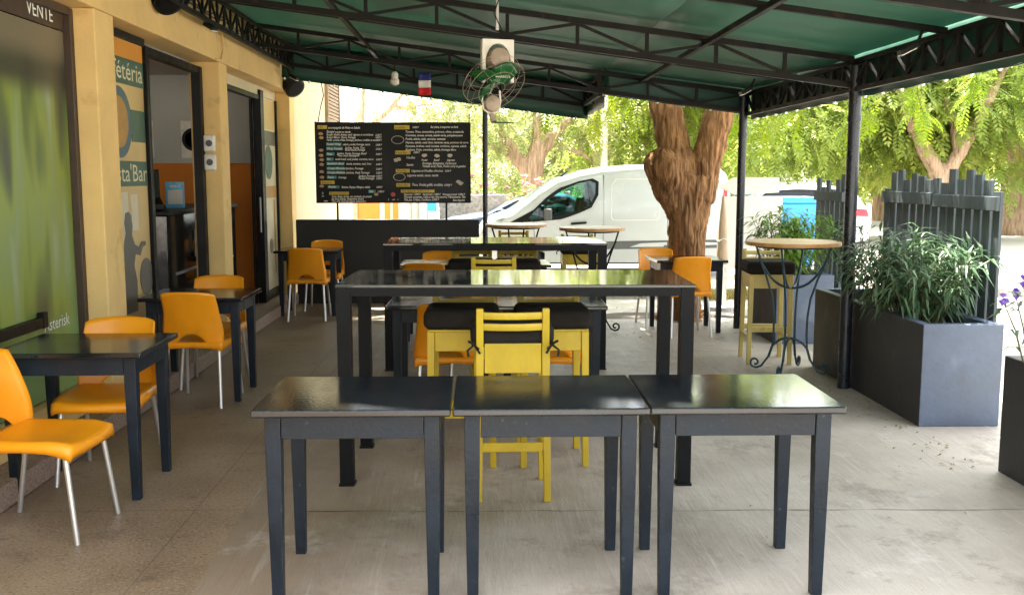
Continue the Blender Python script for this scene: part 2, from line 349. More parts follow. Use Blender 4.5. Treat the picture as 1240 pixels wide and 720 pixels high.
    def build(s, name, m, parent=None, bevel=0., smooth=False, angle=40, solid=0., sub=0, fix=True, seg=2, loc=None):
        me = bpy.data.meshes.new(name); me.from_pydata(s.v, [], s.f)
        if any(s.mi): me.polygons.foreach_set('material_index', s.mi)
        if s.tone:
            at = me.attributes.new('tone', 'FLOAT', 'POINT'); at.data.foreach_set('value', s.tone)
        if fix:
            bm = bmesh.new(); bm.from_mesh(me); bmesh.ops.recalc_face_normals(bm, faces=bm.faces); bm.to_mesh(me); bm.free()
        for mm in (m if isinstance(m, (list, tuple)) else [m]): me.materials.append(mm)
        o = bpy.data.objects.new(name, me); COL.objects.link(o)
        if parent: o.parent = parent
        if loc: o.location = loc
        if smooth:
            me.polygons.foreach_set('use_smooth', [True] * len(me.polygons))
            me.set_sharp_from_angle(angle=R(angle))
        if solid:
            md = o.modifiers.new('thickness', 'SOLIDIFY'); md.thickness = solid; md.offset = -1
        if sub:
            md = o.modifiers.new('sub', 'SUBSURF'); md.levels = sub; md.render_levels = sub
        if bevel:
            md = o.modifiers.new('bevel', 'BEVEL'); md.width = bevel; md.segments = seg; md.limit_method = 'ANGLE'; md.angle_limit = R(35); md.harden_normals = False
        return o

def tag(o, label=None, cat=None, group=None, kind=None):
    if label: o['label'] = label
    if cat: o['category'] = cat
    if group: o['group'] = group
    if kind: o['kind'] = kind
    return o
def thing(name, label, cat, loc=(0, 0, 0), rz=0., group=None):
    o = bpy.data.objects.new(name, None); COL.objects.link(o); o.location = loc; o.rotation_euler = (0, 0, rz); o.empty_display_size = .1
    return tag(o, label, cat, group)
def dup(root, loc, rz, label, group=None):
    r = root.copy(); COL.objects.link(r); r.location = loc; r.rotation_euler = (0, 0, rz); r['label'] = label
    if group: r['group'] = group
    def kids(src, dst):
        for ch in list(src.children):
            c = ch.copy(); COL.objects.link(c); c.parent = dst; kids(ch, c)
    kids(root, r)
    return r

_txt = []
def text_mesh(mb, s, org, ux, uz, size, shear=0., align='LEFT', spacing=1., wx=1., bold=0.):
    """lettering laid on a plane: org is the base line start, ux the reading direction, uz up"""
    cu = bpy.data.curves.new('lettering', 'FONT'); cu.body = s; cu.size = size; cu.shear = shear; cu.align_x = align; cu.space_character = spacing
    cu.resolution_u = 2; cu.offset = bold; cu.fill_mode = 'FRONT'
    o = bpy.data.objects.new('lettering', cu); COL.objects.link(o)
    _txt.append((mb, o, Vector(org), Vector(ux), Vector(uz), wx))
def flush_text():
    dg = bpy.context.evaluated_depsgraph_get()
    for mb, o, org, ux, uz, wx in _txt:
        me = o.evaluated_get(dg).to_mesh()
        mb.add([org + ux * (v.co.x * wx) + uz * v.co.y for v in me.vertices], [tuple(p.vertices) for p in me.polygons])
        o.evaluated_get(dg).to_mesh_clear()
    for _, o, *_r in _txt:
        cu = o.data; bpy.data.objects.remove(o); bpy.data.curves.remove(cu)
    _txt.clear()

# ------------------------------------------------------------------ camera, light
F = 1200.
pitch = math.atan(148 / F); yaw = math.atan(38 / F * math.cos(pitch))
cam = bpy.data.cameras.new('camera'); co = bpy.data.objects.new('camera', cam); COL.objects.link(co)
co.location = (0, 0, 1.6); co.rotation_euler = (PI / 2 - pitch, 0, -yaw)
cam.sensor_width = 36; cam.lens = F / 1240 * 36; cam.clip_end = 2000; cam.clip_start = .05
sc.camera = co
world = bpy.data.worlds.new('World'); sc.world = world; world.use_nodes = True
wn, wl = world.node_tree.nodes, world.node_tree.links
sky = wn.new('ShaderNodeTexSky'); sky.sky_type = 'NISHITA'; sky.sun_disc = False
to_sun = Vector((-.13, .36, .90)).normalized()
sky.sun_elevation = math.asin(to_sun.z); sky.sun_rotation = math.atan2(to_sun.x, to_sun.y)
sky.air_density = 1.3; sky.dust_density = 3.5; sky.ozone_density = .8
hz = wn.new('ShaderNodeHueSaturation'); hz.inputs['Saturation'].default_value = .2    # thin haze whitens the sky
wl.new(sky.outputs[0], hz.inputs['Color']); wl.new(hz.outputs[0], wn['Background'].inputs[0]); wn['Background'].inputs[1].default_value = .15
sun = bpy.data.lights.new('sun', 'SUN'); so = bpy.data.objects.new('sun', sun); COL.objects.link(so)
sun.energy = 5; sun.angle = R(.5); sun.color = (1, .93, .80)
so.rotation_euler = to_sun.to_track_quat('Z', 'Y').to_euler()
sc.view_settings.view_transform = 'Standard'; sc.view_settings.look = 'None'; sc.view_settings.gamma = 1; sc.view_settings.use_curve_mapping = False
sc.view_settings.exposure = 2.95
sc.cycles.max_bounces = 10; sc.cycles.diffuse_bounces = 6; sc.cycles.transparent_max_bounces = 12
sc.cycles.sample_clamp_indirect = 6; sc.cycles.use_denoising = True
sc.cycles.caustics_reflective = False; sc.cycles.caustics_refractive = False

# ------------------------------------------------------------------ setting
SZ = -.15    # street level
tag(MB().box(-300, 300, -60, 500, SZ - .3, SZ).build('street', M['street']), 'pale sandy street and yard around the terrace', 'street', kind='structure')
# terrace slab: concrete, notched round the tree
tag(MB().prism([(-.93, -4), (3.6, -4), (3.6, 10.9), (2.9, 11.0), (1.3, 10.95), (1.25, 12.9), (-1.35, 12.9)], SZ - .1, 0, 'xy').build('terrace_floor', M['concrete']), 'worn grey concrete terrace floor', 'floor', kind='structure')
tag(MB().prism([(-2.45, -4), (-.93, -4), (-1.35, 12.9), (-2.45, 12.9)], SZ - .1, 0, 'xy').build('tiled_floor', M['terrazzo']), 'brown stone chip walkway along the cafe front', 'floor', kind='structure')
jm = MB()
for y in (4.62, 8.95):
    prev = None
    for k in range(61):
        x = -.9 + 4.45 * k / 60; yy = y - .1 * k / 60 + .012 * noise.noise(Vector((x * 3.1, y, 0))) + .005 * noise.noise(Vector((x * 17, y, 2))); w = .0022 + .0022 * noise.noise(Vector((x * 9, y, 5)))
        cur = ((x, yy - w, .002), (x, yy + w, .002))
        if prev: jm.add([prev[0], cur[0], cur[1], prev[1]], [(0, 1, 2, 3)])
        prev = cur
tag(jm.build('floor_joint', M['soil']), 'thin dark joints across the concrete floor', 'floor joint', kind='structure')
MP = MB()
for k in range(40):
    a = 2 * PI * k / 40; MP.v.append((2.25 + (1.1 + .15 * math.sin(5 * a)) * math.cos(a) * 1.2, 11.6 + (.8 + .1 * math.cos(3 * a)) * math.sin(a), SZ + .02))
MP.f.append(tuple(range(40))); MP.mi.append(0)
tag(MP.build('tree_pit_soil', M['soil']), 'bare brown earth around the foot of the tree', 'soil', kind='structure')
kb = MB()
for i in range(14): kb.box(1.3 + i * 1.0, 2.292 + i * 1.0, 14.0, 14.16, SZ - .05, SZ + .13)
tag(kb.build('kerb', M['stone'], bevel=.015), 'low stone kerb between the pavement and the road', 'kerb', kind='structure')

# ------------------------------------------------------------------ cafe building
WX = -2.35; IX = -2.5
cafe = thing('cafe_building', 'cream yellow cafe front with square pillars, glazed bays and a dark interior', 'building', (0, 0, 0))
P = lambda mb, n, m, **k: mb.build(n, m, cafe, **k)
for y0, y1 in ((2.9, 3.22), (6.28, 6.6), (9.18, 9.46), (12.48, 12.78)):
    P(MB().box(-2.62, WX, y0, y1, .0, 2.61), 'pillar', M['cream_wall'], bevel=.008)
P(MB().box(-2.62, WX + .002, -4, 12.79, 2.612, 3.7), 'beam', M['cream_wall'], bevel=.006)
P(MB().box(-2.75, -2.285, -4, 12.78, 0.004, .125), 'doorstep', M['plinth'], bevel=.008)
P(MB().box(-2.62, -2.44, -4, 2.898, .13, .62), 'low_wall', M['cream_wall'])
P(MB().box(-2.62, -2.46, 3.222, 6.278, .13, .30), 'low_wall', M['cream_wall'])
P(MB().box(-7, -2.63, -4, 14, -.1, .10), 'inner_floor', M['terrazzo'])
P(MB().box(-7, -2.63, -4, 14, 2.78, 2.9), 'inner_ceiling', M['ceiling_inner'])
P(MB().box(-7, -2.66, 12.1, 12.25, .102, 1.74), 'orange_dado', M['orange_inner'])
P(MB().box(-7, -2.66, 12.11, 12.25, 1.742, 2.778), 'grey_partition', M['grey_inner'])
P(MB().box(-7.2, -7.02, -4, 14, .102, 2.778), 'back_wall', M['grey_inner'])
P(MB().box(-7, -2.63, 12.3, 14, .102, 2.778), 'end_wall', M['grey_inner'])
# bay with the big green poster window
win = P(MB().box(-2.56, -2.53, 3.24, 6.262, .30, 2.6), 'window', M['clear_glass'])
MB().box(-2.525, -2.52, 3.25, 6.22, .31, 2.455).build('poster', M['poster'], win)
MB().box(-2.519, -2.512, 3.25, 6.22, 2.46, 2.59).build('header_panel', M['brown_frame'], win)
fr = MB(); fr.box(-2.53, -2.475, 6.225, 6.275, .30, 2.6).box(-2.53, -2.475, 3.225, 3.26, .30, 2.6).box(-2.53, -2.478, 3.262, 6.223, 2.555, 2.605)
fr.build('frame', M['brown_frame'], win, bevel=.004)
MB().box(-2.519, -2.48, 3.26, 5.64, .74, .80).build('sill_bar', M['black_metal'], win, bevel=.003)
MB().box(-2.519, -2.478, 5.642, 5.70, .735, .825).build('sill_bar_end', M['black_metal'], win, bevel=.003)
tm1 = MB()
text_mesh(tm1, 'VENTE', (-2.509, 5.72, 2.49), (0, 1, 0), (0, 0, 1), .115)
text_mesh(tm1, 'Asterisk', (-2.517, 5.73, .70), (0, 1, 0), (0, 0, 1), .105)
# bay with the cafeteria sign panel and the open doorway
sp = P(MB().box(-2.56, -2.53, 6.605, 7.66, .13, 2.55), 'sign_panel', M['stk_sand'])
MB().box(-2.529, -2.526, 6.61, 7.655, 2.425, 2.545).build('orange_band', M['stk_orange'], sp)
MB().box(-2.529, -2.525, 6.61, 7.655, 2.24, 2.423).build('green_band', M['stk_green'], sp)
MB().box(-2.529, -2.525, 6.61, 7.655, 1.52, 1.70).build('green_band', M['stk_green'], sp)
cup = MB(); cup.lathe([(.02, 0), (.25, 0), (.25, .002), (.02, .002)], 40, (-2.528, 7.12, 1.97), 'x')
cp = cup.build('cup_print', M['stk_blue'], sp)
MB().lathe([(.01, 0), (.18, 0), (.18, .002), (.01, .002)], 40, (-2.5255, 7.11, 1.97), 'x').build('coffee_print', M['stk_coffee'], cp)
MB().box(-2.529, -2.526, 7.36, 7.655, 1.84, 2.07).build('teal_block', M['stk_green'], sp)
bt = MB(); bt.box(-2.529, -2.527, 6.9, 7.02, .75, 1.46).box(-2.529, -2.527, 7.09, 7.22, .72, 1.48).box(-2.529, -2.527, 7.28, 7.42, 1.2, 1.46)
bt.build('pale_stripes', M['stk_pale'], sp)
sil = [(7.05, .40), (7.30, .40), (7.31, .62), (7.26, .74), (7.30, .82), (7.40, .80), (7.46, .86), (7.53, .87), (7.52, .90), (7.44, .90), (7.38, .86), (7.29, .89), (7.24, .96),
       (7.26, 1.02), (7.24, 1.10), (7.19, 1.13), (7.13, 1.12), (7.10, 1.05), (7.12, .98), (7.08, .92), (7.05, .82), (7.07, .70), (7.03, .55)]
MB().prism([(a + .02, b + .21) for a, b in sil], -2.5265, -2.524, 'yz').build('waitress_print', M['stk_grey'], sp)
MB().lathe([(.01, 0), (.14, 0), (.14, .002), (.01, .002)], 28, (-2.5265, 7.54, .84), 'x').build('tray_print', M['stk_grey'], sp)
tm2 = MB(); tm3 = MB()
text_mesh(tm2, 'Cafétéria', (-2.523, 7.63, 2.275), (0, 1, 0), (0, 0, 1), .185, align='RIGHT', wx=1.26)
text_mesh(tm3, "Pasta'Bar", (-2.523, 7.64, 1.555), (0, 1, 0), (0, 0, 1), .175, align='RIGHT', wx=1.32)
df = MB(); df.box(-2.58, -2.50, 7.662, 7.73, .126, 2.56); df.box(-2.58, -2.50, 9.09, 9.178, .126, 2.56); df.box(-2.58, -2.505, 6.605, 7.66, 2.552, 2.605)
df.box(-2.58, -2.505, 7.732, 9.088, 2.50, 2.56)
P(df, 'door_frame', M['black_metal'], bevel=.004)
P(MB().box(-2.64, -2.60, 7.70, 9.17, 2.562, 2.611), 'shutter_rail', M['grey_metal'])
# second doorway and its washed-out sticker panel
df = MB(); df.box(-2.58, -2.50, 9.462, 9.50, .126, 2.50); df.box(-2.58, -2.49, 11.50, 11.66, .126, 2.56); df.box(-2.58, -2.505, 9.502, 11.498, 2.45, 2.50); df.box(-2.58, -2.505, 11.662, 12.478, .126, .23)
df.box(-2.58, -2.505, 12.43, 12.478, .232, 2.5)
P(df, 'door_frame', M['black_metal'], bevel=.004)
dl = P(MB().box(-2.60, -2.585, 11.40, 11.5, .13, 2.45), 'sliding_door_edge', M['black_metal'])
MB().tube([(-2.52, 11.46, .95), (-2.52, 11.46, 1.35)], .012).build('handle', M['grey_metal'], dl)
P(MB().box(-2.6, -2.52, 9.462, 12.478, 2.502, 2.605), 'lintel_strip', M['stk_pale'])
sp2 = P(MB().box(-2.56, -2.53, 11.662, 12.43, .235, 2.50), 'sign_panel', M['stk_pale'])
MB().box(-2.529, -2.526, 11.67, 12.42, 1.95, 2.12).build('grey_band', M['stk_grey'], sp2)
MB().box(-2.529, -2.526, 11.67, 12.42, 2.14, 2.48).build('orange_band', M['stk_sand'], sp2)
MB().box(-2.529, -2.526, 11.67, 12.42, 1.33, 1.47).build('grey_band', M['stk_coffee'], sp2)
MB().lathe([(.15, 0), (.20, 0), (.20, .002), (.15, .002)], 36, (-2.5265, 12.02, 1.75), 'x').build('cup_print', M['stk_green'], sp2)
MB().lathe([(.01, 0), (.09, 0), (.09, .002), (.01, .002)], 24, (-2.5265, 12.05, .75), 'x').build('tray_print', M['stk_grey'], sp2)
bt = MB(); bt.box(-2.529, -2.527, 11.75, 11.83, .3, 1.2).box(-2.529, -2.527, 12.25, 12.31, .4, 1.3)
bt.build('pale_stripes', M['stk_coffee'], sp2)
P(MB().box(-2.70, -2.66, 7.75, 8.02, 1.75, 2.48), 'teal_door_leaf', M['teal_inner'])
flush_text()
tm1.build('window_lettering', M['stk_white'], win, fix=False)
tm2.build('sign_lettering', M['stk_text'], sp, fix=False); tm3.build('sign_lettering', M['stk_text'], sp, fix=False)

# things inside the shop
ct = thing('service_counter', 'black service counter just inside the open doorway', 'counter', (-2.98, 9.75, .10))
MB().box(-.27, .27, -1.1, 1.3, 0, 1.15).build('counter_body', M['black_gloss'], ct, bevel=.006)
MB().box(-.30, .30, -1.13, 1.33, 1.152, 1.19).build('counter_top', M['black_metal'], ct, bevel=.006)
MB().box(.272, .29, -.9, 1.1, .62, .64).build('counter_shelf_edge', M['grey_metal'], ct)
st = thing('payment_card_stand', 'bright blue payment card standing on the black counter', 'card stand', (-2.89, 9.52, 1.292), R(14))
MB().box(-.085, .085, -.012, -.004, 0, .245).build('card', M['card_blue'], st, bevel=.002)
MB().box(-.065, .065, -.0145, -.0125, .035, .17).build('white_field', M['white_board'], st)
tmq = MB(); text_mesh(tmq, 'WAVE', (-.045, -.0145, .19), (1, 0, 0), (0, 0, 1), .035); flush_text(); tmq.build('card_lettering', M['stk_white'], st, fix=False)
MB().prism([(-.004, 0), (.06, 0), (-.002, .18)], -.02, .02, 'yz').build('card_prop', M['card_blue'], st)
po = thing('cash_register', 'small black cash register on the counter behind the door frame', 'cash register', (-3.02, 9.10, 1.292), R(25))
MB().prism([(-.14, 0), (.14, 0), (.14, .12), (-.14, .05)], -.13, .13, 'yz').build('register_body', M['black_metal'], po, bevel=.006)
MB().bar((0, .08, .1), (0, .12, .36), .26, .015).build('screen', M['black_gloss'], po, bevel=.004)
for (x, z, lab) in ((-4.05, 2.02, 'round plate picture in a pale frame on the grey partition, nearer the counter'), (-3.42, 2.02, 'round plate picture in a pale frame at the right edge of the doorway')):
    w_ = thing('framed_plate', lab, 'wall picture', (x, 12.105, z))
    MB().box(-.15, .15, -.03, 0, -.22, .22).build('picture_frame', M['white_plastic'], w_, bevel=.006)
    MB().lathe([(.13, -.034), (.135, -.045), (.10, -.045), (.10, -.034)], 32, (0, 0, 0), 'y').build('plate_ring', M['black_metal'], w_)
tag(MB().tube([(-2.69, 9.44, 1.10), (-2.68, 9.40, .98), (-2.68, 9.44, .88), (-2.68, 9.50, .93), (-2.68, 9.48, 1.05), (-2.68, 9.42, 1.0), (-2.68, 9.38, .85), (-2.68, 9.46, .82)], .008).build('charging_cable', M['wire_white'], smooth=True), 'white charging cable hanging in loops on the counter front', 'cable')

# fittings on the facade
sw = thing('switch_box', 'pair of pale round-cornered switch boxes on the middle pillar', 'switch box', (WX - .10, 9.178, 1.80))
for dz in (-.085, .085):
    sb = MB().box(-.055, .055, -.05, 0, dz - .075, dz + .075).build('switch_case', M['white_plastic'], sw, bevel=.02, seg=3)
    MB().lathe([(.005, -.051), (.03, -.051), (.028, -.06), (.005, -.06)], 20, (0, 0, dz), 'y').build('switch_knob', M['grey_trim'], sb)
def speaker(loc, rz, s, label):
    t = thing('wall_speaker', label, 'speaker', loc, rz)
    d = Vector((.72, 0, -.55)).normalized(); b_ = MB()
    b_.tube([d * (q * s) for q in (0, .02, .10, .20, .215)], [.05 * s, .085 * s, .125 * s, .135 * s, .125 * s], 24)
    cs_ = b_.build('speaker_case', M['black_metal'], t, smooth=True, angle=35)
    MB().tube([d * (.2155 * s), d * (.222 * s)], [.118 * s, .10 * s], 24).build('speaker_grille', M['black_metal'], cs_)
    MB().tube([(-.06 * s, 0, .02), (.03, 0, .02)], .018).build('wall_bracket', M['grey_metal'], t)
    return t
speaker((WX + .0, 7.5, 2.96), R(-35), .92, 'large black speaker on the beam near the green poster window')
speaker((WX + .03, 12.2, 2.74), R(-40), .95, 'small black speaker on the far end of the beam beside the menu board')
def lamp_small(loc, rz, label, tilt=.3):
    t = thing('floodlight', label, 'floodlight', loc, rz)
    MB().bar((0, 0, .02), (.0, -.10, -.03), .07, .03).build('lamp_case', M['black_metal'], t, bevel=.004)
    MB().bar((0, -.012, -.003), (0, -.095, -.045), .06, .008).build('lamp_glass', M['white_plastic'], t)
    MB().bar((0, .03, .10), (0, 0, .02), .015).build('lamp_bracket', M['black_metal'], t)
lamp_small((WX + .12, 8.35, 2.80), R(60), 'small dark floodlight on the beam above the open doorway')
lamp_small((WX + .16, 11.7, 2.72), R(70), 'small dark floodlight on the beam beside the far speaker')
cbm = MB()
for k, off in enumerate((0, .03, .05)):
    pts = [(WX + .02 + off * .4, 3 + i * .35, 2.93 + off + .018 * math.sin(i * 2.1 + k) + .012 * math.sin(i * 5.3)) for i in range(28)]
    cbm.tube(pts, .007, 6)
tag(cbm.build('beam_cables', M['black_metal'], smooth=True), 'loose black cables running along the top of the cream beam', 'cable')
tag(MB().tube([(WX + .012, 9.30, 2.9), (WX + .012, 9.30, 2.72), (WX + .015, 9.2, 2.63), (WX + .01, 9.05, 2.62)], .008, 6).build('conduit', M['cream_wall'], smooth=True), 'thin cream painted conduit at the top of the middle pillar', 'conduit')

# ------------------------------------------------------------------ canopy
zr = lambda x: 2.45 - .132 * (x - 2.75)
YB, YF, YR, XN = 3.0, 12.0, 10.38, 1.28
can = thing('canopy', 'dark green fabric canopy on welded truss girders and black posts', 'canopy', (0, 0, 0))
fb = MB()
def sag(x, y):
    return zr(x) + .026 - .045 * abs(math.sin(PI * (y - 4.4) / 1.45)) * (.6 + .4 * math.sin(x * 1.7 + y)) * .5 + .045 * .5
nx = 24
def fpatch(x0, x1, y0, y1, nx, ny):
    fb.grid(lambda u, v: (x0 + (x1 - x0) * u, y0 + (y1 - y0) * v, sag(x0 + (x1 - x0) * u, y0 + (y1 - y0) * v)), nx, ny)
fpatch(-2.6, XN, YB, YF, 20, 90); fpatch(XN, 2.80, YB, YR, 8, 82)
fb.build('roof_fabric', M['fabric'], can, smooth=True, angle=60, solid=.004)
def valance(p, q, d0, n=60, wav=.012):
    p = Vector(p); q = Vector(q); nrm = Vector((q.y - p.y, p.x - q.x)).normalized()
    def fn(u, v):
        c = p.lerp(q, u); w = wav * math.sin(u * n * .55) * v
        return (c.x + nrm.x * w, c.y + nrm.y * w, zr(c.x) + .058 - (d0 + .038) * v - .006 * abs(math.sin(u * n * .5)) * v)
    m = MB(); m.grid(fn, n, 5)
    return m.build('valance', M['valance'], can, smooth=True, angle=60, solid=.004)
valance((2.81, YB), (2.81, YR), .285, 150); valance((XN, YR + .01), (2.81, YR + .01), .24, 20); valance((XN + .005, YR), (XN + .005, YF), .36, 20); valance((-2.34, YF), (XN, YF), .40, 50)
def truss(p, q, depth, n, name='truss', c=.042, wb=.026):
    """parallel chord girder from p to q (top chord ends), hanging depth below"""
    p = Vector(p); q = Vector(q); dn = Vector((0, 0, -depth)); t = MB()
    t.bar(p, q, c); t.bar(p + dn, q + dn, c)
    for i in range(n + 1):
        a = p.lerp(q, i / n); t.bar(a + Vector((0, 0, -c / 2)), a + dn + Vector((0, 0, c / 2)), wb)
        if i < n:
            b = p.lerp(q, (i + 1) / n)
            if i % 2 == 0: t.bar(a + Vector((0, 0, -c / 2)), b + dn + Vector((0, 0, c / 2)), wb * .85)
            else: t.bar(a + dn + Vector((0, 0, c / 2)), b + Vector((0, 0, -c / 2)), wb * .85)
    return t.build(name, M['truss'], can)
for y in (4.4, 7.3, 10.26):
    truss((-2.33, y, zr(-2.33) - .02), (2.72, y, zr(2.72) - .02), .185, 10)
truss((-2.3, 11.93, zr(-2.3) - .02), (XN - .03, 11.93, zr(XN) - .02), .2, 7)
for y in (3.05, 5.85, 8.8):
    MB().bar((-2.33, y, zr(-2.33) - .02), (2.72, y, zr(2.72) - .02), .036).build('rafter', M['truss'], can)
for x, y1 in ((-1.15, 11.9), (1.22, 11.9), (1.62, 10.2)):
    if x == 1.22:
        truss((XN - .05, 10.3, zr(x) - .045), (XN - .05, 11.9, zr(x) - .045), .18, 4); continue
    MB().bar((x, YB, zr(x) - .06), (x, y1, zr(x) - .06), .036).build('purlin', M['truss'], can)
truss((-2.19, YB, zr(-2.19) - .05), (-2.19, 11.9, zr(-2.19) - .05), .22, 40, c=.034, wb=.02)
truss((2.74, YB, zr(2.74) - .03), (2.74, 10.26, zr(2.74) - .03), .20, 32, c=.034, wb=.024)
for x, y, r in ((2.745, 7.3, .045), (2.70, 10.26, .042), (2.745, 3.25, .045)):
    po = MB().lathe([(r, 0), (r, zr(x) - .06)], 20, (x, y, 0)).build('post', M['post'], can, smooth=True)
    MB().lathe([(r + .006, 1.99), (r + .006, 2.03)], 20, (x, y, 0)).build('collar', M['post'], po, smooth=True)
MB().lathe([(.032, 0), (.032, zr(.05) - .1)], 16, (.055, 12.02, 0)).build('post', M['post'], can, smooth=True)

# fairy light string along the lower hem
fl = thing('fairy_lights', 'string of small white bulbs along the hem of the green canopy', 'fairy lights', (0, 0, 0))
path = []
for i in range(46): y = 3.2 + i * (YR - 3.2) / 45; path.append((2.835, y, zr(2.81) - .258 - .008 * (i % 2)))
for i in range(1, 12): x = 2.81 - i * (2.81 - XN) / 11; path.append((x, YR + .035, zr(x) - .215))
for i in range(1, 8): path.append((XN + .03, YR + i * (YF - YR) / 7, zr(XN) - .3))
for i in range(1, 26): x = XN - i * (XN + 2.3) / 25; path.append((x, YF - .02, zr(x) - .385))
MB().tube(path, .004, 5).build('cable', M['black_metal'], fl)
for p in path[::2]:
    MB().ball((p[0], p[1] - (.01 if p[1] > 11.9 else 0), p[2] - .006), .016, 8, 6).build('bulb', M['white_bulb'], fl, smooth=True)
lamp_small((2.55, 5.85, zr(2.55) - .14), R(-90), 'small floodlight under the canopy edge nearest the right side')
lamp_small((2.38, 8.8, zr(2.38) - .16), R(-80), 'small floodlight under the canopy edge by the far corner post')
lamp_small((XN - .05, 11.4, zr(XN) - .22), R(60), 'small floodlight at the notch of the canopy beside the tree')
hl = thing('hanging_lamp', 'small pale lamp hanging from the girder left of the flag', 'lamp', (-.86, 10.2, 2.66))
MB().tube([(0, 0, .05), (0, 0, -.03)], .006).build('lamp_cord', M['black_metal'], hl)
MB().lathe([(.02, -.03), (.035, -.05), (.035, -.10), (.045, -.11), (.045, -.15), (.02, -.165)], 16).build('lamp_body', M['white_plastic'], hl, smooth=True)
fg = thing('tricolour_flag', 'small blue, white and red flag hanging from a canopy girder', 'flag', (-.56, 10.2, 2.62))
for k, mm in enumerate(('flag_blue', 'flag_white', 'flag_red')):
    MB().grid(lambda u, v, k=k: (-.062 + .124 * u, -.005 + .010 * math.sin(u * 5), -k * .073 - .0725 * v), 8, 3).build('stripe', M[mm], fg, smooth=True, solid=.002)
MB().bar((-.065, 0, .004), (.065, 0, .004), .006).build('rod', M['black_metal'], fg)

# hanging fan
fan = thing('orbit_fan', 'old white and green fan hanging on a rod from the canopy', 'fan', (.11, 6.5, 0), R(14))
zf = zr(.11)
MB().tube([(0, 0, zf - .05), (0, 0, 2.52)], .011).build('hanging_rod', M['alu'], fan)
MB().box(-.10, .09, -.05, .05, zf - .055, zf - .03).build('ceiling_plate', M['white_plastic'], fan, bevel=.004)
MB().tube([(.02, -.03, zf - .05), (-.03, -.03, 2.62), (.03, -.03, 2.5)], .004, 6).build('cord', M['black_metal'], fan)
br = MB()
def arc_frame(mb, cx, cz, w, h, t, d, flip=False):
    s = -1 if flip else 1
    out = [(cx - w / 2, cz - s * h), (cx - w / 2, cz), (cx + w / 2, cz), (cx + w / 2, cz - s * h)]
    inn = [(cx + w / 2 - t, cz - s * h)] + [(cx + (w / 2 - t) * math.cos(a), cz - s * (h * .55) + s * (h * .55 - t * 1.2) * math.sin(a)) for a in [PI * i / 12 for i in range(13)]] + [(cx - w / 2 + t, cz - s * h)]
    mb.prism(out + inn, -d / 2, d / 2, 'xz')
arc_frame(br, 0, 2.46, .21, .27, .022, .05)
br.build('bracket', M['white_plastic'], fan, bevel=.003)
MB().lathe([(.02, -.09), (.062, -.07), (.07, 0), (.062, .07), (.03, .09)], 18, (0, 0, 2.34), 'y').build('motor', M['fan_motor'], fan, smooth=True)
rb = MB()
for k in range(9): rb.tube([(-.05 + .0125 * k, -.05, 2.25), (-.045 + .0125 * k, -.10, 2.215)], .004, 5)
rb.build('swivel_ribs', M['white_plastic'], fan)
ax = Vector((.28, -.66, -.70)).normalized(); hub = Vector((-.06, -.08, 2.20))
e1 = ax.cross(Vector((0, 0, 1))).normalized(); e2 = e1.cross(ax)
def blade(a0):
    m = MB()
    def fn(u, v):
        r = .02 + .155 * u; wd = (.03 + .12 * math.sin(PI * min(1, u * .8 + .12)) ** .8)
        a = a0 + (v - .5) * wd / max(r, .05) * .9
        return hub + e1 * (r * math.cos(a)) + e2 * (r * math.sin(a)) + ax * (.05 * (v - .5))
    m.grid(fn, 8, 6); return m.build('blade', M['fan_green'], fan, smooth=True, angle=80, solid=.003)
for a in (.35, .35 + 2.09, .35 + 4.19): blade(a)
MB().ball(hub, .03, 12, 8).build('hub', M['fan_green'], fan, smooth=True)
gd = MB()
for rr, dd in ((.20, 0), (.20, .07), (.13, .085), (.05, .09), (.13, -.04)):
    gd.tube([hub + e1 * (rr * math.cos(t)) + e2 * (rr * math.sin(t)) + ax * dd for t in [2 * PI * i / 36 for i in range(36)]], .0013, 5, True)
for i in range(10):
    t = 2 * PI * i / 10; d = e1 * math.cos(t) + e2 * math.sin(t)
    gd.tube([hub + d * .05 + ax * .09, hub + d * .13 + ax * .085, hub + d * .20 + ax * .07, hub + d * .20, hub + d * .13 - ax * .04], .0008, 4)
gd.build('guard', M['fan_motor'], fan)
br = MB(); br.tube([(-.095, 0, 2.14), (-.10, 0, 2.07), (-.09, 0, 2.02), (-.065, 0, 2.0), (-.015, 0, 2.0), (.01, 0, 2.02), (.02, 0, 2.07), (.015, 0, 2.14)], .007, 6)
br.build('lower_bracket', M['white_plastic'], fan, bevel=.003)
MB().lathe([(.02, -.06), (.05, -.045), (.055, .0), (.05, .045), (.02, .06)], 16, (-.04, 0, 2.055), 'y').build('lower_motor', M['fan_motor'], fan, smooth=True)
MB().tube([(-.04, 0, 1.99), (-.03, -.02, 1.94)], .02).build('lower_knob', M['fan_motor'], fan)
hub0, ax0 = hub, ax; hub = Vector((.015, -.03, 1.93)); ax = Vector((.1, -.5, -.86)).normalized(); e1 = ax.cross(Vector((0, 0, 1))).normalized(); e2 = e1.cross(ax)
MB().lathe([(.01, -.004), (.07, -.002), (.07, .002), (.01, .004)], 24, (.035, -.03, 1.935)).build('lower_disc', M['leaf_lime'], fan, smooth=True)

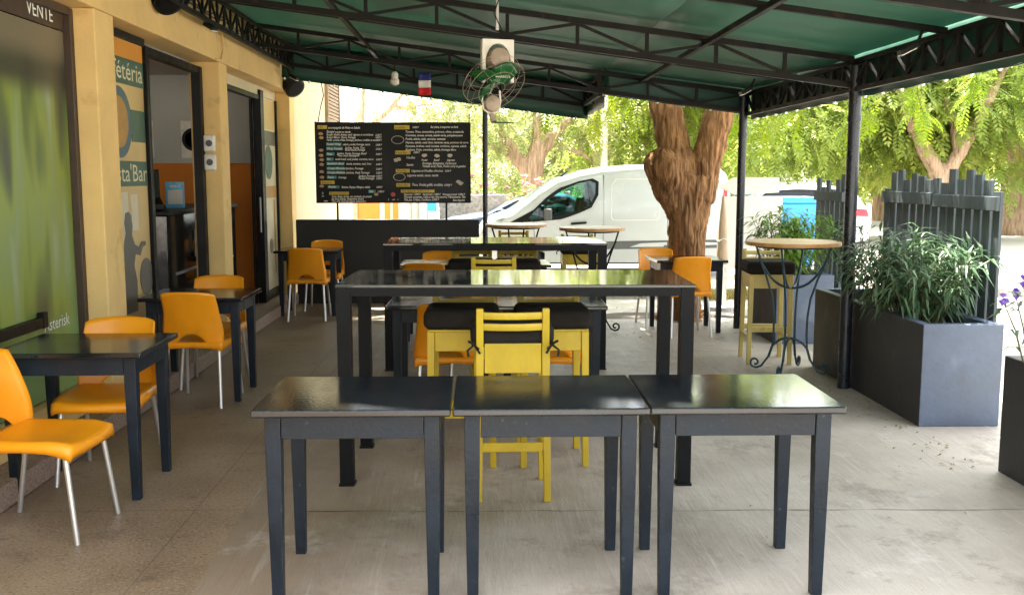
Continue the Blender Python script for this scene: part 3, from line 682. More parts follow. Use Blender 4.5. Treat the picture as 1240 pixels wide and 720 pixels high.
# ------------------------------------------------------------------ tables
def make_table(name, label, group):
    t = thing(name, label, 'table', (0, 0, 0), 0, group); w, d, h = .729, .62, .75
    MB().box(-w / 2, w / 2, -d / 2, d / 2, h - .028, h).build('tabletop', M['slate_top'], t, bevel=.007, seg=3)
    i = .045; rail = MB()
    for s in (-1, 1):
        rail.box(-w / 2 + i + .058, w / 2 - i - .058, s * (d / 2 - i - .011) - .011, s * (d / 2 - i - .011) + .011, h - .118, h - .028)
        rail.box(s * (w / 2 - i - .011) - .011, s * (w / 2 - i - .011) + .011, -d / 2 + i + .058, d / 2 - i - .058, h - .118, h - .028)
    rail.build('apron', M['slate'], t, bevel=.002)
    for sx in (-1, 1):
        for sy in (-1, 1):
            x, y = sx * (w / 2 - i - .026), sy * (d / 2 - i - .026); m = MB()
            m.bar((x, y, h - .028), (x, y, h - .18), .058, .058, (0, 1, 0)); 
            m2 = MB(); pts = []
            for z, hw in ((h - .028, .0285), (h - .2, .0285), (.0, .021)):
                for a, b in ((-1, -1), (1, -1), (1, 1), (-1, 1)): pts.append((x + a * hw, y + b * hw, z))
            fs = [(0, 1, 2, 3), (11, 10, 9, 8)]
            for k in (0, 4): fs += [(k + j, k + 4 + j, k + 4 + (j + 1) % 4, k + (j + 1) % 4) for j in range(4)]
            m2.add(pts, fs).build('leg', M['slate'], t, bevel=.003)
    return t
G1 = 'dark square tables'
t0 = make_table('square_table', 'leftmost of the three dark square tables pushed together at the front', G1); t0.location = (-.478, 3.86, 0)
dup(t0, (.258, 3.86, 0), 0, 'middle of the three dark square tables pushed together at the front')
dup(t0, (.992, 3.86, 0), R(-.6), 'rightmost of the three dark square tables pushed together at the front')
dup(t0, (-2.01, 5.07, 0), R(.5), 'dark square table under the green poster window, nearest on the left wall')
dup(t0, (-2.03, 7.23, 0), 0, 'dark square table beside the open doorway, between two orange chairs')
dup(t0, (-1.98, 11.55, 0), 0, 'dark square table in the far left corner by the black wall')
dup(t0, (-.26, 6.76, 0), R(-1), 'dark square table behind the near bar table, left of a pair')
dup(t0, (.47, 6.72, 0), R(-1), 'dark square table behind the near bar table, right of a pair')
dup(t0, (-.42, 9.75, 0), 0, 'dark square table behind the far bar table, left of a pair')
dup(t0, (.31, 9.72, 0), 0, 'dark square table behind the far bar table, right of a pair')
dup(t0, (2.12, 10.18, 0), R(2), 'dark square table with slate legs standing in front of the tree trunk')

def make_bar(label):
    t = thing('bar_table', label, 'bar table', (0, 0, 0), 0, 'long black bar tables'); w, d, h = 1.83, .80, 1.05
    MB().box(-w / 2, w / 2, -d / 2, d / 2, h - .018, h).build('tabletop', M['bar_top'], t, bevel=.004)
    r = MB()
    for s in (-1, 1):
        r.box(-w / 2 + .076, w / 2 - .076, s * (d / 2 - .03) - .025, s * (d / 2 - .03) + .025, h - .060, h - .018)
        r.box(s * (w / 2 - .03) - .025, s * (w / 2 - .03) + .025, -d / 2 + .076, d / 2 - .076, h - .060, h - .018)
    r.build('frame', M['bar_paint'], t, bevel=.002)
    for sx in (-1, 1):
        for sy in (-1, 1):
            x, y = sx * (w / 2 - .040), sy * (d / 2 - .040)
            lg = MB().box(x - .035, x + .035, y - .035, y + .035, 0.012, h - .018).build('leg', M['bar_paint'], t, bevel=.003)
            MB().box(x - .04, x + .04, y - .04, y + .04, 0, .012).build('foot', M['black_metal'], lg)
    return t
b0 = make_bar('long black bar table nearest the camera, right behind the three square tables'); b0.location = (.185, 5.38, 0); b0.rotation_euler.z = R(-1.5)
dup(b0, (.12, 8.45, 0), 0, 'second long black bar table, farther back towards the van')

# ------------------------------------------------------------------ orange chairs
def make_chair(label, group):
    t = thing('plastic_chair', label, 'chair', (0, 0, 0), 0, group)
    m = MB(); nu, nv = 20, 18
    def hw(v): return .212 + .012 * math.sin(PI * v) - .006 * v
    def top(u, v):
        uu = u * 2 - 1; y = -.225 + .43 * v
        z = .452 - .016 * math.cos(uu * PI / 2) * math.sin(PI * min(1, v * 1.1)) - .03 * max(0, .22 - v) ** 1.5 * 8 * (1 - .3 * uu * uu) + .01 * uu ** 4
        yy = y - .018 * (1 - uu * uu) * (1 - v) ** 3
        e = abs(uu); x = uu * hw(v)
        if e > .9: z -= .012 * ((e - .9) / .1) ** 2
        return (x, yy, z)
    m.grid(top, nu, nv)
    # skirt
    ring = [(i / nu, 0) for i in range(nu + 1)] + [(1, j / nv) for j in range(1, nv + 1)] + [(1 - i / nu, 1) for i in range(1, nu + 1)] + [(0, 1 - j / nv) for j in range(1, nv)]
    n = len(ring); vs = []
    for (u, v) in ring:
        x, y, z = top(u, v); uu = u * 2 - 1
        side = abs(uu) > .99
        mid = math.sin(PI * v) if side else (1 - uu * uu)
        dp = .060 - .024 * mid ** .8
        vs += [(x, y, z), (x * 1.012, y - (.004 if v == 0 else 0), z - dp * .5), (x * 1.01, y - (.002 if v == 0 else 0), z - dp)]
    fs = []
    for i in range(n):
        j = (i + 1) % n
        for k in (0, 1): fs.append((i * 3 + k, j * 3 + k, j * 3 + k + 1, i * 3 + k + 1))
    m.add(vs, fs)
    o = m.build('seat', M['orange'], t, smooth=True, angle=75, fix=False)
    bm = bmesh.new(); bm.from_mesh(o.data); bmesh.ops.remove_doubles(bm, verts=bm.verts, dist=.0005); bmesh.ops.recalc_face_normals(bm, faces=bm.faces); bm.to_mesh(o.data); bm.free()
    md = o.modifiers.new('thickness', 'SOLIDIFY'); md.thickness = .006; md.offset = 0
    b = MB(); nu, nv = 22, 16
    def back(u, v):
        uu = u * 2 - 1
        w = .206 + .016 * math.sin(PI * min(1, v * 1.6)) * (1 - v) - .018 * v
        arch = .105 * max(0, math.cos(uu * PI / 1.15)) ** .7 if abs(uu) < .575 else 0
        zb = .405 + .02 * abs(uu) + arch + (.025 if abs(uu) < .575 else 0) * 0
        zt = .802 + .012 * (1 - uu * uu) - .012 * abs(uu) ** 8
        z = zb + (zt - zb) * v
        h = (z - .43) / .38
        y = .198 + .085 * max(0, h) ** 1.2 + .012 * max(0, h) ** 3 - .050 * uu * uu * (.35 + .65 * math.sin(PI * min(1, max(0, h) * .75 + .12)))
        if abs(uu) > .93: y -= .012 * (abs(uu) - .93) / .07
        return (uu * w, y, z)
    b.grid(back, nu, nv)
    o = b.build('backrest', M['orange'], t, smooth=True, angle=75, fix=True)
    md = o.modifiers.new('thickness', 'SOLIDIFY'); md.thickness = .007; md.offset = 0
    for sx in (-1, 1):
        for y0, y1 in ((-.185, -.235), (.165, .245)):
            MB().tube([(sx * .178, y0, .425), (sx * .205, y1, .0)], .0125, 12).build('leg', M['alu'], t, smooth=True)
    return t
GC = 'orange plastic chairs with aluminium legs'
c0 = make_chair('orange plastic chair at the left edge, turned sideways with its back to the wall', GC); c0.location = (-1.985, 4.44, 0); c0.rotation_euler.z = R(86)
CH = [
    (-2.0, 5.28, 2, 'orange plastic chair under the green window, tucked behind the nearest left table'),
    (-1.985, 7.02, 180 - 4, 'orange plastic chair with its back to us at the table beside the doorway'),
    (-2.06, 7.62, 2, 'orange plastic chair facing us across the table beside the doorway, in front of the pillar'),
    (-1.93, 11.12, 180 + 2, 'orange plastic chair with its back to us in the far left corner'),
    (-1.88, 11.93, 0, 'orange plastic chair against the black wall, facing us in the far left corner'),
    (-.22, 6.40, 180 + 3, 'orange plastic chair behind the left stool of the near bar table'),
    (.47, 6.38, 180 - 3, 'orange plastic chair behind the right stool of the near bar table'),
    (-.03, 7.16, 2, 'orange plastic chair facing us behind the left of the two near middle square tables'),
    (.50, 7.12, -2, 'orange plastic chair facing us behind the right of the two near middle square tables'),
    (-.52, 9.22, 180, 'orange plastic chair with its back to us seen under the far bar table'),
    (-.42, 10.12, 0, 'orange plastic chair facing us across the tables behind the far bar table'),
    (2.06, 9.86, 180 + 4, 'orange plastic chair with its back to us at the table before the tree'),
    (1.92, 10.50, 4, 'orange plastic chair facing us at the table before the tree'),
]
for x, y, a, lab in CH: dup(c0, (x, y, 0), R(a), lab)

# ------------------------------------------------------------------ yellow stools
def make_stool(label, wood, ties=True, group='yellow wooden bar stools with black cushions'):
    t = thing('bar_stool', label, 'bar stool', (0, 0, 0), 0, group); W = M[wood]
    for sx in (-1, 1):
        MB().bar((sx * .165, -.165, .755), (sx * .172, -.180, 0), .042, .042, (0, 1, 0), .034, .034).build('leg', W, t, bevel=.004)
        m = MB(); m.bar((sx * .160, .165, .775), (sx * .170, .185, 0), .040, .042, (0, 1, 0), .034, .034); m.bar((sx * .160, .165, .775), (sx * .160, .185, .962), .036, .036, (0, 1, 0), .034, .028)
        m.build('leg', W, t, bevel=.004)
    ap = MB()
    ap.box(-.143, .143, -.182, -.160, .65, .755); ap.box(-.138, .138, .166, .186, .645, .790)
    for sx in (-1, 1): ap.box(sx * .166 - .01, sx * .166 + .01, -.143, .143, .65, .755)
    ap.build('apron', W, t, bevel=.003)
    MB().box(-.185, .185, -.187, .160, .7555, .768).build('seat', W, t, bevel=.004)
    rg = MB()
    rg.bar((-.168, -.174, .30), (.168, -.174, .30), .022, .045); rg.bar((-.166, .178, .275), (.166, .178, .275), .022, .045)
    for sx in (-1, 1): rg.bar((sx * .170, -.172, .22), (sx * .168, .177, .22), .022, .045)
    rg.build('stretcher', W, t, bevel=.003)
    for z, hh in ((.872, .034), (.926, .034)):
        MB().grid(lambda u, v, z=z, hh=hh: (-.168 + .336 * u, .178 + .03 * math.sin(PI * u), z - hh / 2 + hh * v), 14, 2).build('back_slat', W, t, smooth=True, solid=.018, bevel=.002)
    cu = MB().box(-.205, .205, -.205, .160, .769, .878).build('cushion', M['cushion'], t, bevel=.036, seg=4, smooth=True, angle=60)
    if ties:
        for sx in (-1, 1):
            x = sx * .185; tm = MB()
            tm.tube([(x, .16, .80), (x + sx * .012, .20, .79), (x - sx * .02, .222, .772)], .005, 6)
            tm.tube([(x, .195, .79), (x + sx * .035, .222, .765), (x + sx * .03, .225, .735)], .006, 6)
            tm.tube([(x, .20, .79), (x + sx * .03, .225, .81)], .006, 6); tm.tube([(x, .20, .785), (x - sx * .025, .225, .75)], .006, 6)
            tm.build('tie', M['cushion'], cu)
    return t
s0 = make_stool('yellow stool with its back to us and tied black cushion at the near bar table', 'yellow_wood'); s0.location = (.15, 4.92, 0); s0.rotation_euler.z = PI + R(1)
ST = [
    (-.105, 5.50, -1, 'left yellow stool facing us on the far side of the near bar table'),
    (.395, 5.50, 2, 'right yellow stool facing us on the far side of the near bar table'),
    (.10, 7.95, 180, 'yellow stool with its back to us in front of the far bar table'),
    (-.08, 8.52, 0, 'left yellow stool facing us on the far side of the far bar table'),
    (.31, 8.52, -3, 'right yellow stool facing us on the far side of the far bar table'),
    (.38, 11.35, 0, 'yellow stool behind the left round bistro table in front of the van'),
    (1.05, 10.62, 0, 'yellow stool behind the right round bistro table in front of the van'),
]
for x, y, a, lab in ST: dup(s0, (x, y, 0), R(a), lab)
s1 = make_stool('pale yellow wooden stool with black cushion behind the round table at the right', 'cream_wood', ties=False); s1.location = (2.46, 8.42, 0); s1.rotation_euler.z = R(-4)

# ------------------------------------------------------------------ bistro tables
def make_bistro(label, r, frame):
    t = thing('bistro_table', label, 'bistro table', (0, 0, 0), 0, 'round wooden bistro tables on scrolled iron legs')
    MB().lathe([(.01, 1.045), (r, 1.045), (r + .004, 1.06), (r, 1.075), (.01, 1.075)], 48).build('tabletop', M['wood_top'], t, smooth=True, angle=40)
    def scroll(a):
        c, s = math.cos(a), math.sin(a)
        prof = [(r * .82, 1.04), (r * .72, .93), (r * .56, .78), (r * .42, .62), (r * .37, .48), (r * .36, .34), (r * .38, .22), (r * .47, .12), (r * .62, .04), (r * .74, .022)]
        for k in range(1, 12):
            th = -PI / 2 + k * PI / 5.2; rr = .045 - .0028 * k
            prof.append((r * .76 + rr * math.cos(th), .066 + rr * math.sin(th)))
        return [(c * x, s * x, z) for x, z in prof]
    for k in range(4):
        MB().tube(scroll(PI / 4 + k * PI / 2 + .2), .009, 8).build('leg', M[frame], t, smooth=True)
    m = MB()
    for a in (PI / 4 + .2, 3 * PI / 4 + .2):
        c, s = math.cos(a), math.sin(a); pts = []
        for i in range(17):
            x = -1 + i / 8; rr = r * .74 * x; z = .70 + .24 * abs(x) ** 2.4
            pts.append((c * rr, s * rr, z))
        m.tube(pts, .010, 8)
    m.build('hoop', M[frame], t, smooth=True)
    m = MB()
    for a in (PI / 4 + .2, 3 * PI / 4 + .2):
        c, s = math.cos(a), math.sin(a); pts = []
        for i in range(13):
            x = -1 + i / 6; pts.append((c * r * .46 * x, s * r * .46 * x, .12 + .17 * (1 - x * x) ** .5 if abs(x) < 1 else .12))
        m.tube(pts, .010, 8)
    m.build('lower_arch', M[frame], t, smooth=True)
    rg = MB(); rg.tube([(r * .78 * math.cos(q), r * .78 * math.sin(q), 1.035) for q in [2 * PI * i / 32 for i in range(32)]], .008, 6, True)
    rg.build('rim', M[frame], t, smooth=True)
    return t
q0 = make_bistro('round wooden bistro table on teal scrolled iron legs beside the big planter', .37, 'iron_teal'); q0.location = (2.50, 7.86, 0)
q1 = make_bistro('round bistro table with black iron legs in front of the van door, right one', .33, 'black_metal'); q1.location = (1.13, 10.05, 0); q1.rotation_euler.z = R(20)
dup(q1, (.38, 10.75, 0), R(50), 'round bistro table with black iron legs by the thin black post, left one')

# ------------------------------------------------------------------ foliage tools
def leaf(mb, p, d, n, ln, w, tone, fold=.25):
    """a lance-shaped leaf: two quads folded along the midrib"""
    d = d.normalized(); s = d.cross(n)
    if s.length < 1e-4: s = d.cross(Vector((.3, .5, .8)))
    s.normalize(); up = s.cross(d)
    a = p; b = p + d * ln * .45 - up * (-.06 * ln); c = p + d * ln - up * (.24 * ln)
    o = len(mb.v)
    mb.v += [tuple(a), tuple(b + s * w / 2 + up * fold * w / 2), tuple(c), tuple(b - s * w / 2 + up * fold * w / 2), tuple(b)]
    mb.f += [(o, o + 4, o + 1), (o + 1, o + 4, o + 2), (o, o + 3, o + 4), (o + 4, o + 3, o + 2)]
    mb.mi += [0] * 4; mb.tone += [tone] * 5
def flat_leaf(mb, p, d, s, ln, w, tone):
    o = len(mb.v); q = p + d * ln * .5
    mb.v += [tuple(p), tuple(q + s * w * .5), tuple(p + d * ln), tuple(q - s * w * .5)]
    mb.f.append((o, o + 1, o + 2, o + 3)); mb.mi.append(0); mb.tone += [tone] * 4
def rv(): 
    while True:
        v = Vector((rnd.uniform(-1, 1), rnd.uniform(-1, 1), rnd.uniform(-1, 1)))
        if .05 < v.length < 1: return v.normalized()
def spray(mb, p, d, ln, pairs, ll, lw, tone, droop=.6):
    """a feather-like leaf: paired leaflets along a drooping rib"""
    d = d.normalized(); side = d.cross(Vector((0, 0, 1)))
    if side.length < .05: side = Vector((1, 0, 0))
    side.normalize(); q = p.copy(); st = ln / pairs
    for i in range(pairs):
        d = (d + Vector((0, 0, -droop / pairs))).normalized()
        q = q + d * st
        k = .65 + .35 * math.sin(PI * (i + .5) / pairs)
        for s in (-1, 1):
            dd = (side * s * .85 + d * .55 + Vector((0, 0, -.18))).normalized()
            flat_leaf(mb, q, dd, (d - dd * d.dot(dd)).normalized(), ll * k * rnd.uniform(.8, 1.15), lw, tone + rnd.uniform(-.05, .05))
    flat_leaf(mb, q, d, side, ll, lw, tone)
def crown(mb, clumps, n, ln, pairs, ll, lw, droop=.7, tone=(.15, .6)):
    vol = [c[1] ** 2 for c in clumps]; tot = sum(vol)
    for (c, r, sq), v in zip(clumps, vol):
        c = Vector(c); base = rnd.uniform(*tone)
        for _ in range(max(3, int(n * v / tot))):
            u = rv(); rr = r * rnd.uniform(.45, 1.0) ** .6
            p = c + Vector((u.x * rr, u.y * rr, u.z * rr * sq))
            d = (u * .8 + rv() * .6 + Vector((0, 0, -.15)))
            spray(mb, p, d, ln * rnd.uniform(.7, 1.25), pairs, ll, lw, min(.75, max(0, base + rnd.uniform(-.12, .12))), droop)
def fused(parts, name, m, parent, voxel, amp, freq=5., smooth=6):
    """limbs as overlapping tubes, fused into one skin and roughened into bark"""
    mb = MB()
    for pts, rs in parts: 
        pts = [Vector(p) for p in pts]; P2, R2 = [], []
        for i in range(len(pts) - 1):
            for k in range(5):
                t = k / 5; P2.append(pts[i].lerp(pts[i + 1], t)); R2.append(rs[i] * (1 - t) + rs[i + 1] * t)
        P2.append(pts[-1]); R2.append(rs[-1]); mb.tube(P2, R2, 14)
    o = mb.build(name, m, parent)
    md = o.modifiers.new('fuse', 'REMESH'); md.mode = 'VOXEL'; md.voxel_size = voxel
    sm = o.modifiers.new('smooth', 'SMOOTH'); sm.factor = .5; sm.iterations = smooth
    me = bpy.data.meshes.new_from_object(o.evaluated_get(bpy.context.evaluated_depsgraph_get()))
    o.modifiers.clear(); old = o.data; o.data = me; bpy.data.meshes.remove(old)
    nr = [v.normal.copy() for v in me.vertices]
    for v, n in zip(me.vertices, nr):
        p = v.co; a = noise.fractal(Vector((p.x * freq * 2.0, p.y * freq * 2.0, p.z * freq * .75)), 1., 2., 4); a = .6 * a + .9 * abs(noise.noise(Vector((p.x * freq * 1.3, p.y * freq * 1.3, p.z * freq * .4)) + Vector((3, 7, 1)))) - .2
        b = noise.noise(Vector((p.x * 1.7, p.y * 1.7, p.z * 1.2)) * freq * .35)
        v.co = p + n * (a * amp + b * amp * 1.3)
    me.polygons.foreach_set('use_smooth', [True] * len(me.polygons))
    if not me.materials: me.materials.append(m)
    return o

# ------------------------------------------------------------------ the big tree by the terrace
tr = thing('street_tree', 'thick gnarled brown tree trunk with a burl and forked limbs beside the terrace', 'tree', (2.28, 11.0, SZ))
def bark_trunk():
    return fused([
        ([(-.01, 0, -.1), (-.03, 0, .12), (-.01, 0, .5), (.01, 0, .95), (.05, 0, 1.4), (.08, 0, 1.75)], [.34, .235, .205, .205, .225, .25]),
        ([(-.02, -.02, 1.25), (-.20, -.06, 1.66), (-.27, -.08, 1.86), (-.22, -.04, 1.98)], [.15, .20, .225, .15]),
        ([(.0, 0, 1.6), (-.12, .06, 2.0), (-.20, .10, 2.35), (-.30, .12, 2.9), (-.6, .1, 3.8), (-1.2, -.2, 4.8)], [.24, .19, .17, .16, .15, .10]),
        ([(.10, 0, 1.5), (.22, 0, 1.9), (.30, -.02, 2.25), (.42, -.04, 2.7), (.75, 0, 3.6), (1.5, .2, 4.7)], [.22, .17, .16, .155, .14, .10]),
        ([(.2, .1, .1), (.42, .2, -.05)], [.16, .10]), ([(-.2, -.05, .1), (-.40, -.15, -.05)], [.16, .10]), ([(0, -.2, .1), (.05, -.42, -.05)], [.16, .10]),
        ([(-.55, .1, 3.6), (-.2, -.8, 4.5), (.2, -1.6, 5.2)], [.11, .09, .06]), ([(.6, 0, 3.2), (.8, .9, 4.4), (.6, 1.8, 5.2)], [.11, .09, .06]),
    ], 'trunk', M['bark'], tr, .013, .020, 12., 6)
bark_trunk()
cr = MB()
cl = []
for k in range(34):
    a = rnd.uniform(0, 2 * PI); d = rnd.uniform(.4, 3.6); cl.append(((d * math.cos(a) * 1.1, d * math.sin(a), rnd.uniform(4.9, 6.6) - .1 * d), rnd.uniform(.7, 1.1), .6))
for k in range(40):  # unseen crown extension above the canopy, added to shade the van and street
    a = rnd.uniform(0, 2 * PI); d = rnd.uniform(0, 1) ** .5; cl.append(((-1.2 + 5.2 * d * math.cos(a), 3.6 + 3.6 * d * math.sin(a), rnd.uniform(4.9, 6.9)), rnd.uniform(.8, 1.25), .6))
crown(cr, cl, 9000, .42, 7, .13, .05)
# low hanging sprays that show under the canopy hem
tw = MB()
for (x, y, z, k) in ((-1.5, 2.0, 2.85, 7), (-1.1, 1.7, 2.75, 7), (-.75, 1.5, 2.72, 7), (-.45, 1.2, 2.65, 5), (-.55, 2.2, 2.7, 6), (.75, .8, 2.45, 7), (.95, .5, 2.6, 6), (1.2, .9, 2.5, 8), (1.6, 1.2, 2.62, 8), (2.1, .9, 2.6, 8), (2.5, 1.3, 2.62, 7),
                     (2.9, .8, 2.7, 7), (1.1, 2.2, 2.6, 7), (1.9, 2.6, 2.7, 7), (3.3, 1.6, 2.8, 7), (2.8, 2.4, 2.7, 8), (3.9, 1.4, 2.9, 7), (4.4, 2.4, 3.0, 7)):
    ang = rnd.uniform(0, 2 * PI); e = Vector((x, y, z)); pts = [e + Vector((-.1 * x, .2, .9)), e + Vector((0, .05, .45)), e, e + Vector((.12 * math.cos(ang), .12 * math.sin(ang), -.28))]
    tw.tube(pts, [.012, .009, .006, .003], 5)
    tone = rnd.uniform(.05, .65)
    for j in range(k * 3):
        t = rnd.uniform(.15, 1) * 3; i = min(2, int(t)); p = pts[i].lerp(pts[i + 1], t - i)
        spray(cr, p, rv() + Vector((0, 0, -.35)), rnd.uniform(.28, .45), 8, .095, .026, tone + rnd.uniform(-.1, .1), .8)
cr.build('crown', M['leaf_near'], tr, fix=False)
tw.build('twigs', M['stem'], tr)

# ------------------------------------------------------------------ trees along the street
def far_tree(name, label, loc, limbs, clumps, n, leafm, ln=.6, pairs=6, ll=.20, lw=.07, voxel=.07, amp=.05, group='trees along the far side of the street', droop=.8, tone=(.1, .65)):
    t = thing(name, label, 'tree', loc, 0, group)
    fused(limbs, 'trunk', M['bark_far'], t, voxel, amp, 2.5, 4)
    m = MB(); crown(m, clumps, n, ln, pairs, ll, lw, droop, tone); m.build('crown', M[leafm], t, fix=False)
    return t
def cloud(cx, cy, rx, ry, z0, z1, k, r0, r1, sq=.7):
    out = []
    for _ in range(k):
        a = rnd.uniform(0, 2 * PI); d = rnd.uniform(0, 1) ** .5
        out.append(((cx + rx * d * math.cos(a), cy + ry * d * math.sin(a), rnd.uniform(z0, z1)), rnd.uniform(r0, r1), sq))
    return out
far_tree('shade_tree', 'light barked tree forking in a Y above the dark picket fence', (11.6, 25, SZ),
         [([(0, 0, -.1), (.05, 0, .8), (.1, 0, 1.7)], [.36, .27, .25]), ([(.1, 0, 1.6), (-.35, 0, 2.4), (-.85, .1, 3.3), (-1.2, .2, 4.6)], [.22, .17, .15, .10]),
          ([(.1, 0, 1.6), (.55, 0, 2.3), (.9, -.2, 3.2), (1.6, -.2, 4.6)], [.22, .17, .14, .09]), ([(.5, 0, 2.3), (.45, .2, 3.1), (.2, .6, 4.2)], [.13, .11, .07])],
         cloud(.2, 1.5, 4.6, 2.2, 3.0, 5.8, 34, .7, 1.2) + cloud(-3.2, .5, 1.5, 1.5, 2.2, 3.4, 8, .6, .9), 3400, 'leaf_mid')
far_tree('shade_tree', 'massive gnarled tree at the right edge with a wide root flare', (15.9, 29, SZ),
         [([(0, 0, -.2), (-.1, 0, .6), (.1, 0, 1.5), (.5, 0, 2.4)], [.85, .62, .55, .5]), ([(-.2, -.1, .9), (-.7, -.2, .2), (-1.1, -.3, -.15)], [.35, .3, .16]), ([(.3, 0, 1.9), (-.6, 0, 3.0), (-1.6, 0, 4.2)], [.4, .28, .18]),
          ([(.5, 0, 2.2), (1.6, 0, 3.4), (2.6, 0, 4.6)], [.4, .28, .18])],
         cloud(-1.5, -1.5, 4.2, 2.5, 2.4, 6.0, 44, .7, 1.25) + cloud(-3.3, -2.5, 1.6, 1.2, 2.0, 3.2, 10, .6, .9), 3800, 'leaf_mid', tone=(.3, .75))
far_tree('shade_tree', 'tall tree with a reddish trunk behind the white display panel', (10.0, 36, SZ),
         [([(0, 0, -.1), (.1, 0, 1.6), (.2, 0, 3.2), (.8, 0, 5)], [.55, .42, .38, .22]), ([(.2, 0, 2.6), (-.8, 0, 4), (-1.4, 0, 5.4)], [.28, .2, .12])],
         cloud(.2, -.5, 4.6, 2.2, 2.8, 7.0, 38, .9, 1.4), 3000, 'leaf_mid', ln=.75, ll=.25, lw=.09)
far_tree('shade_tree', 'round crowned tree behind the white hatchback and the thin posts', (15.6, 38, SZ),
         [([(0, 0, -.1), (.0, 0, 1.6), (.2, 0, 3.0), (.8, 0, 5)], [.5, .36, .32, .2]), ([(0, 0, 2.0), (-1.0, 0, 3.4), (-1.8, 0, 5)], [.25, .2, .12])],
         cloud(0, -.5, 4.8, 2.2, 2.3, 7.0, 38, .9, 1.4), 3000, 'leaf_mid', ln=.75, ll=.25, lw=.09)
far_tree('shade_tree', 'yellow green tree rising behind the rear of the white van', (6.2, 33, SZ),
         [([(0, 0, -.1), (.0, 0, 1.6), (.2, 0, 3.0), (.8, 0, 5)], [.45, .33, .3, .2]), ([(0, 0, 2.0), (-1.0, 0, 3.4), (-1.8, 0, 5)], [.25, .2, .12])],
         cloud(0, -.5, 3.4, 2.2, 1.9, 6.0, 36, .8, 1.3), 2800, 'leaf_mid', ln=.7, ll=.22, lw=.08, tone=(.4, .75))
far_tree('shade_tree', 'hazy pale tree between the lamp post and the van roof', (3.3, 40, SZ),
         [([(0, 0, -.1), (.0, 0, 1.6), (.2, 0, 3.4), (.5, 0, 4.6)], [.4, .28, .22, .15])],
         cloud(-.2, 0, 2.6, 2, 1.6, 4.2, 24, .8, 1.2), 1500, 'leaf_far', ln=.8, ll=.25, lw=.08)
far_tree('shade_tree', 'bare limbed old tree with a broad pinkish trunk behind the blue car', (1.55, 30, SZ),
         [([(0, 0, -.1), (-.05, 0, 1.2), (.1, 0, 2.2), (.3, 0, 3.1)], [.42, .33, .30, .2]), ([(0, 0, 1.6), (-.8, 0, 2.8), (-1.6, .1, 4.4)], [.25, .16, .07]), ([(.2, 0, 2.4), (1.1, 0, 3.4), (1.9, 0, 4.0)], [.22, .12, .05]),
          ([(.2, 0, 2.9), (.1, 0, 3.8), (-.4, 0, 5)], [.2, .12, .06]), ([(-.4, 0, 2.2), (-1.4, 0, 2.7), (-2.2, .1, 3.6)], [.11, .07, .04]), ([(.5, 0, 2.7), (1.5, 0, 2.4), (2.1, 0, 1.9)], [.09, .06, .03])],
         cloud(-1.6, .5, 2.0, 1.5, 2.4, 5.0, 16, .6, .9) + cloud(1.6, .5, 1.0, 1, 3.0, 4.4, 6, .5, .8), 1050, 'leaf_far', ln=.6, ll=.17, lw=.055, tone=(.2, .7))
far_tree('thin_tree', 'sparse twiggy tree above the menu board', (-3.4, 27, SZ),
         [([(0, 0, -.1), (.1, 0, 1.8), (.2, 0, 3.0)], [.2, .15, .12]), ([(.2, 0, 2.7), (-.7, 0, 3.6), (-1.3, 0, 4.6)], [.09, .06, .03]), ([(.2, 0, 2.8), (1.0, 0, 3.5), (2.6, 0, 3.7)], [.1, .06, .025]),
          ([(.8, 0, 3.3), (1.5, 0, 4.1), (2.2, 0, 4.8)], [.07, .045, .02]), ([(.2, 0, 3), (.3, 0, 4), (.1, 0, 5)], [.09, .06, .03]), ([(1.4, 0, 3.5), (2.2, 0, 3.2), (3.0, 0, 3.3)], [.05, .035, .02])],
         cloud(.8, .3, 2.8, 1, 3.1, 5, 22, .35, .7), 520, 'leaf_far', ln=.45, ll=.13, lw=.045, voxel=.04, amp=.02)
wood = MB()
cl = []
for k in range(150):
    x = rnd.uniform(-30, 52); cl.append(((x, rnd.uniform(56, 66), rnd.uniform(.6, 6.0 if x > 6 else 3.2)), rnd.uniform(1.6, 2.6), .7))
crown(wood, cl, 5200, 1.6, 5, .55, .20, .8, (.1, .7))
tag(wood.build('far_trees', M['leaf_far'], fix=False), 'hazy mass of trees closing off the far end of the street', 'trees', kind='stuff')

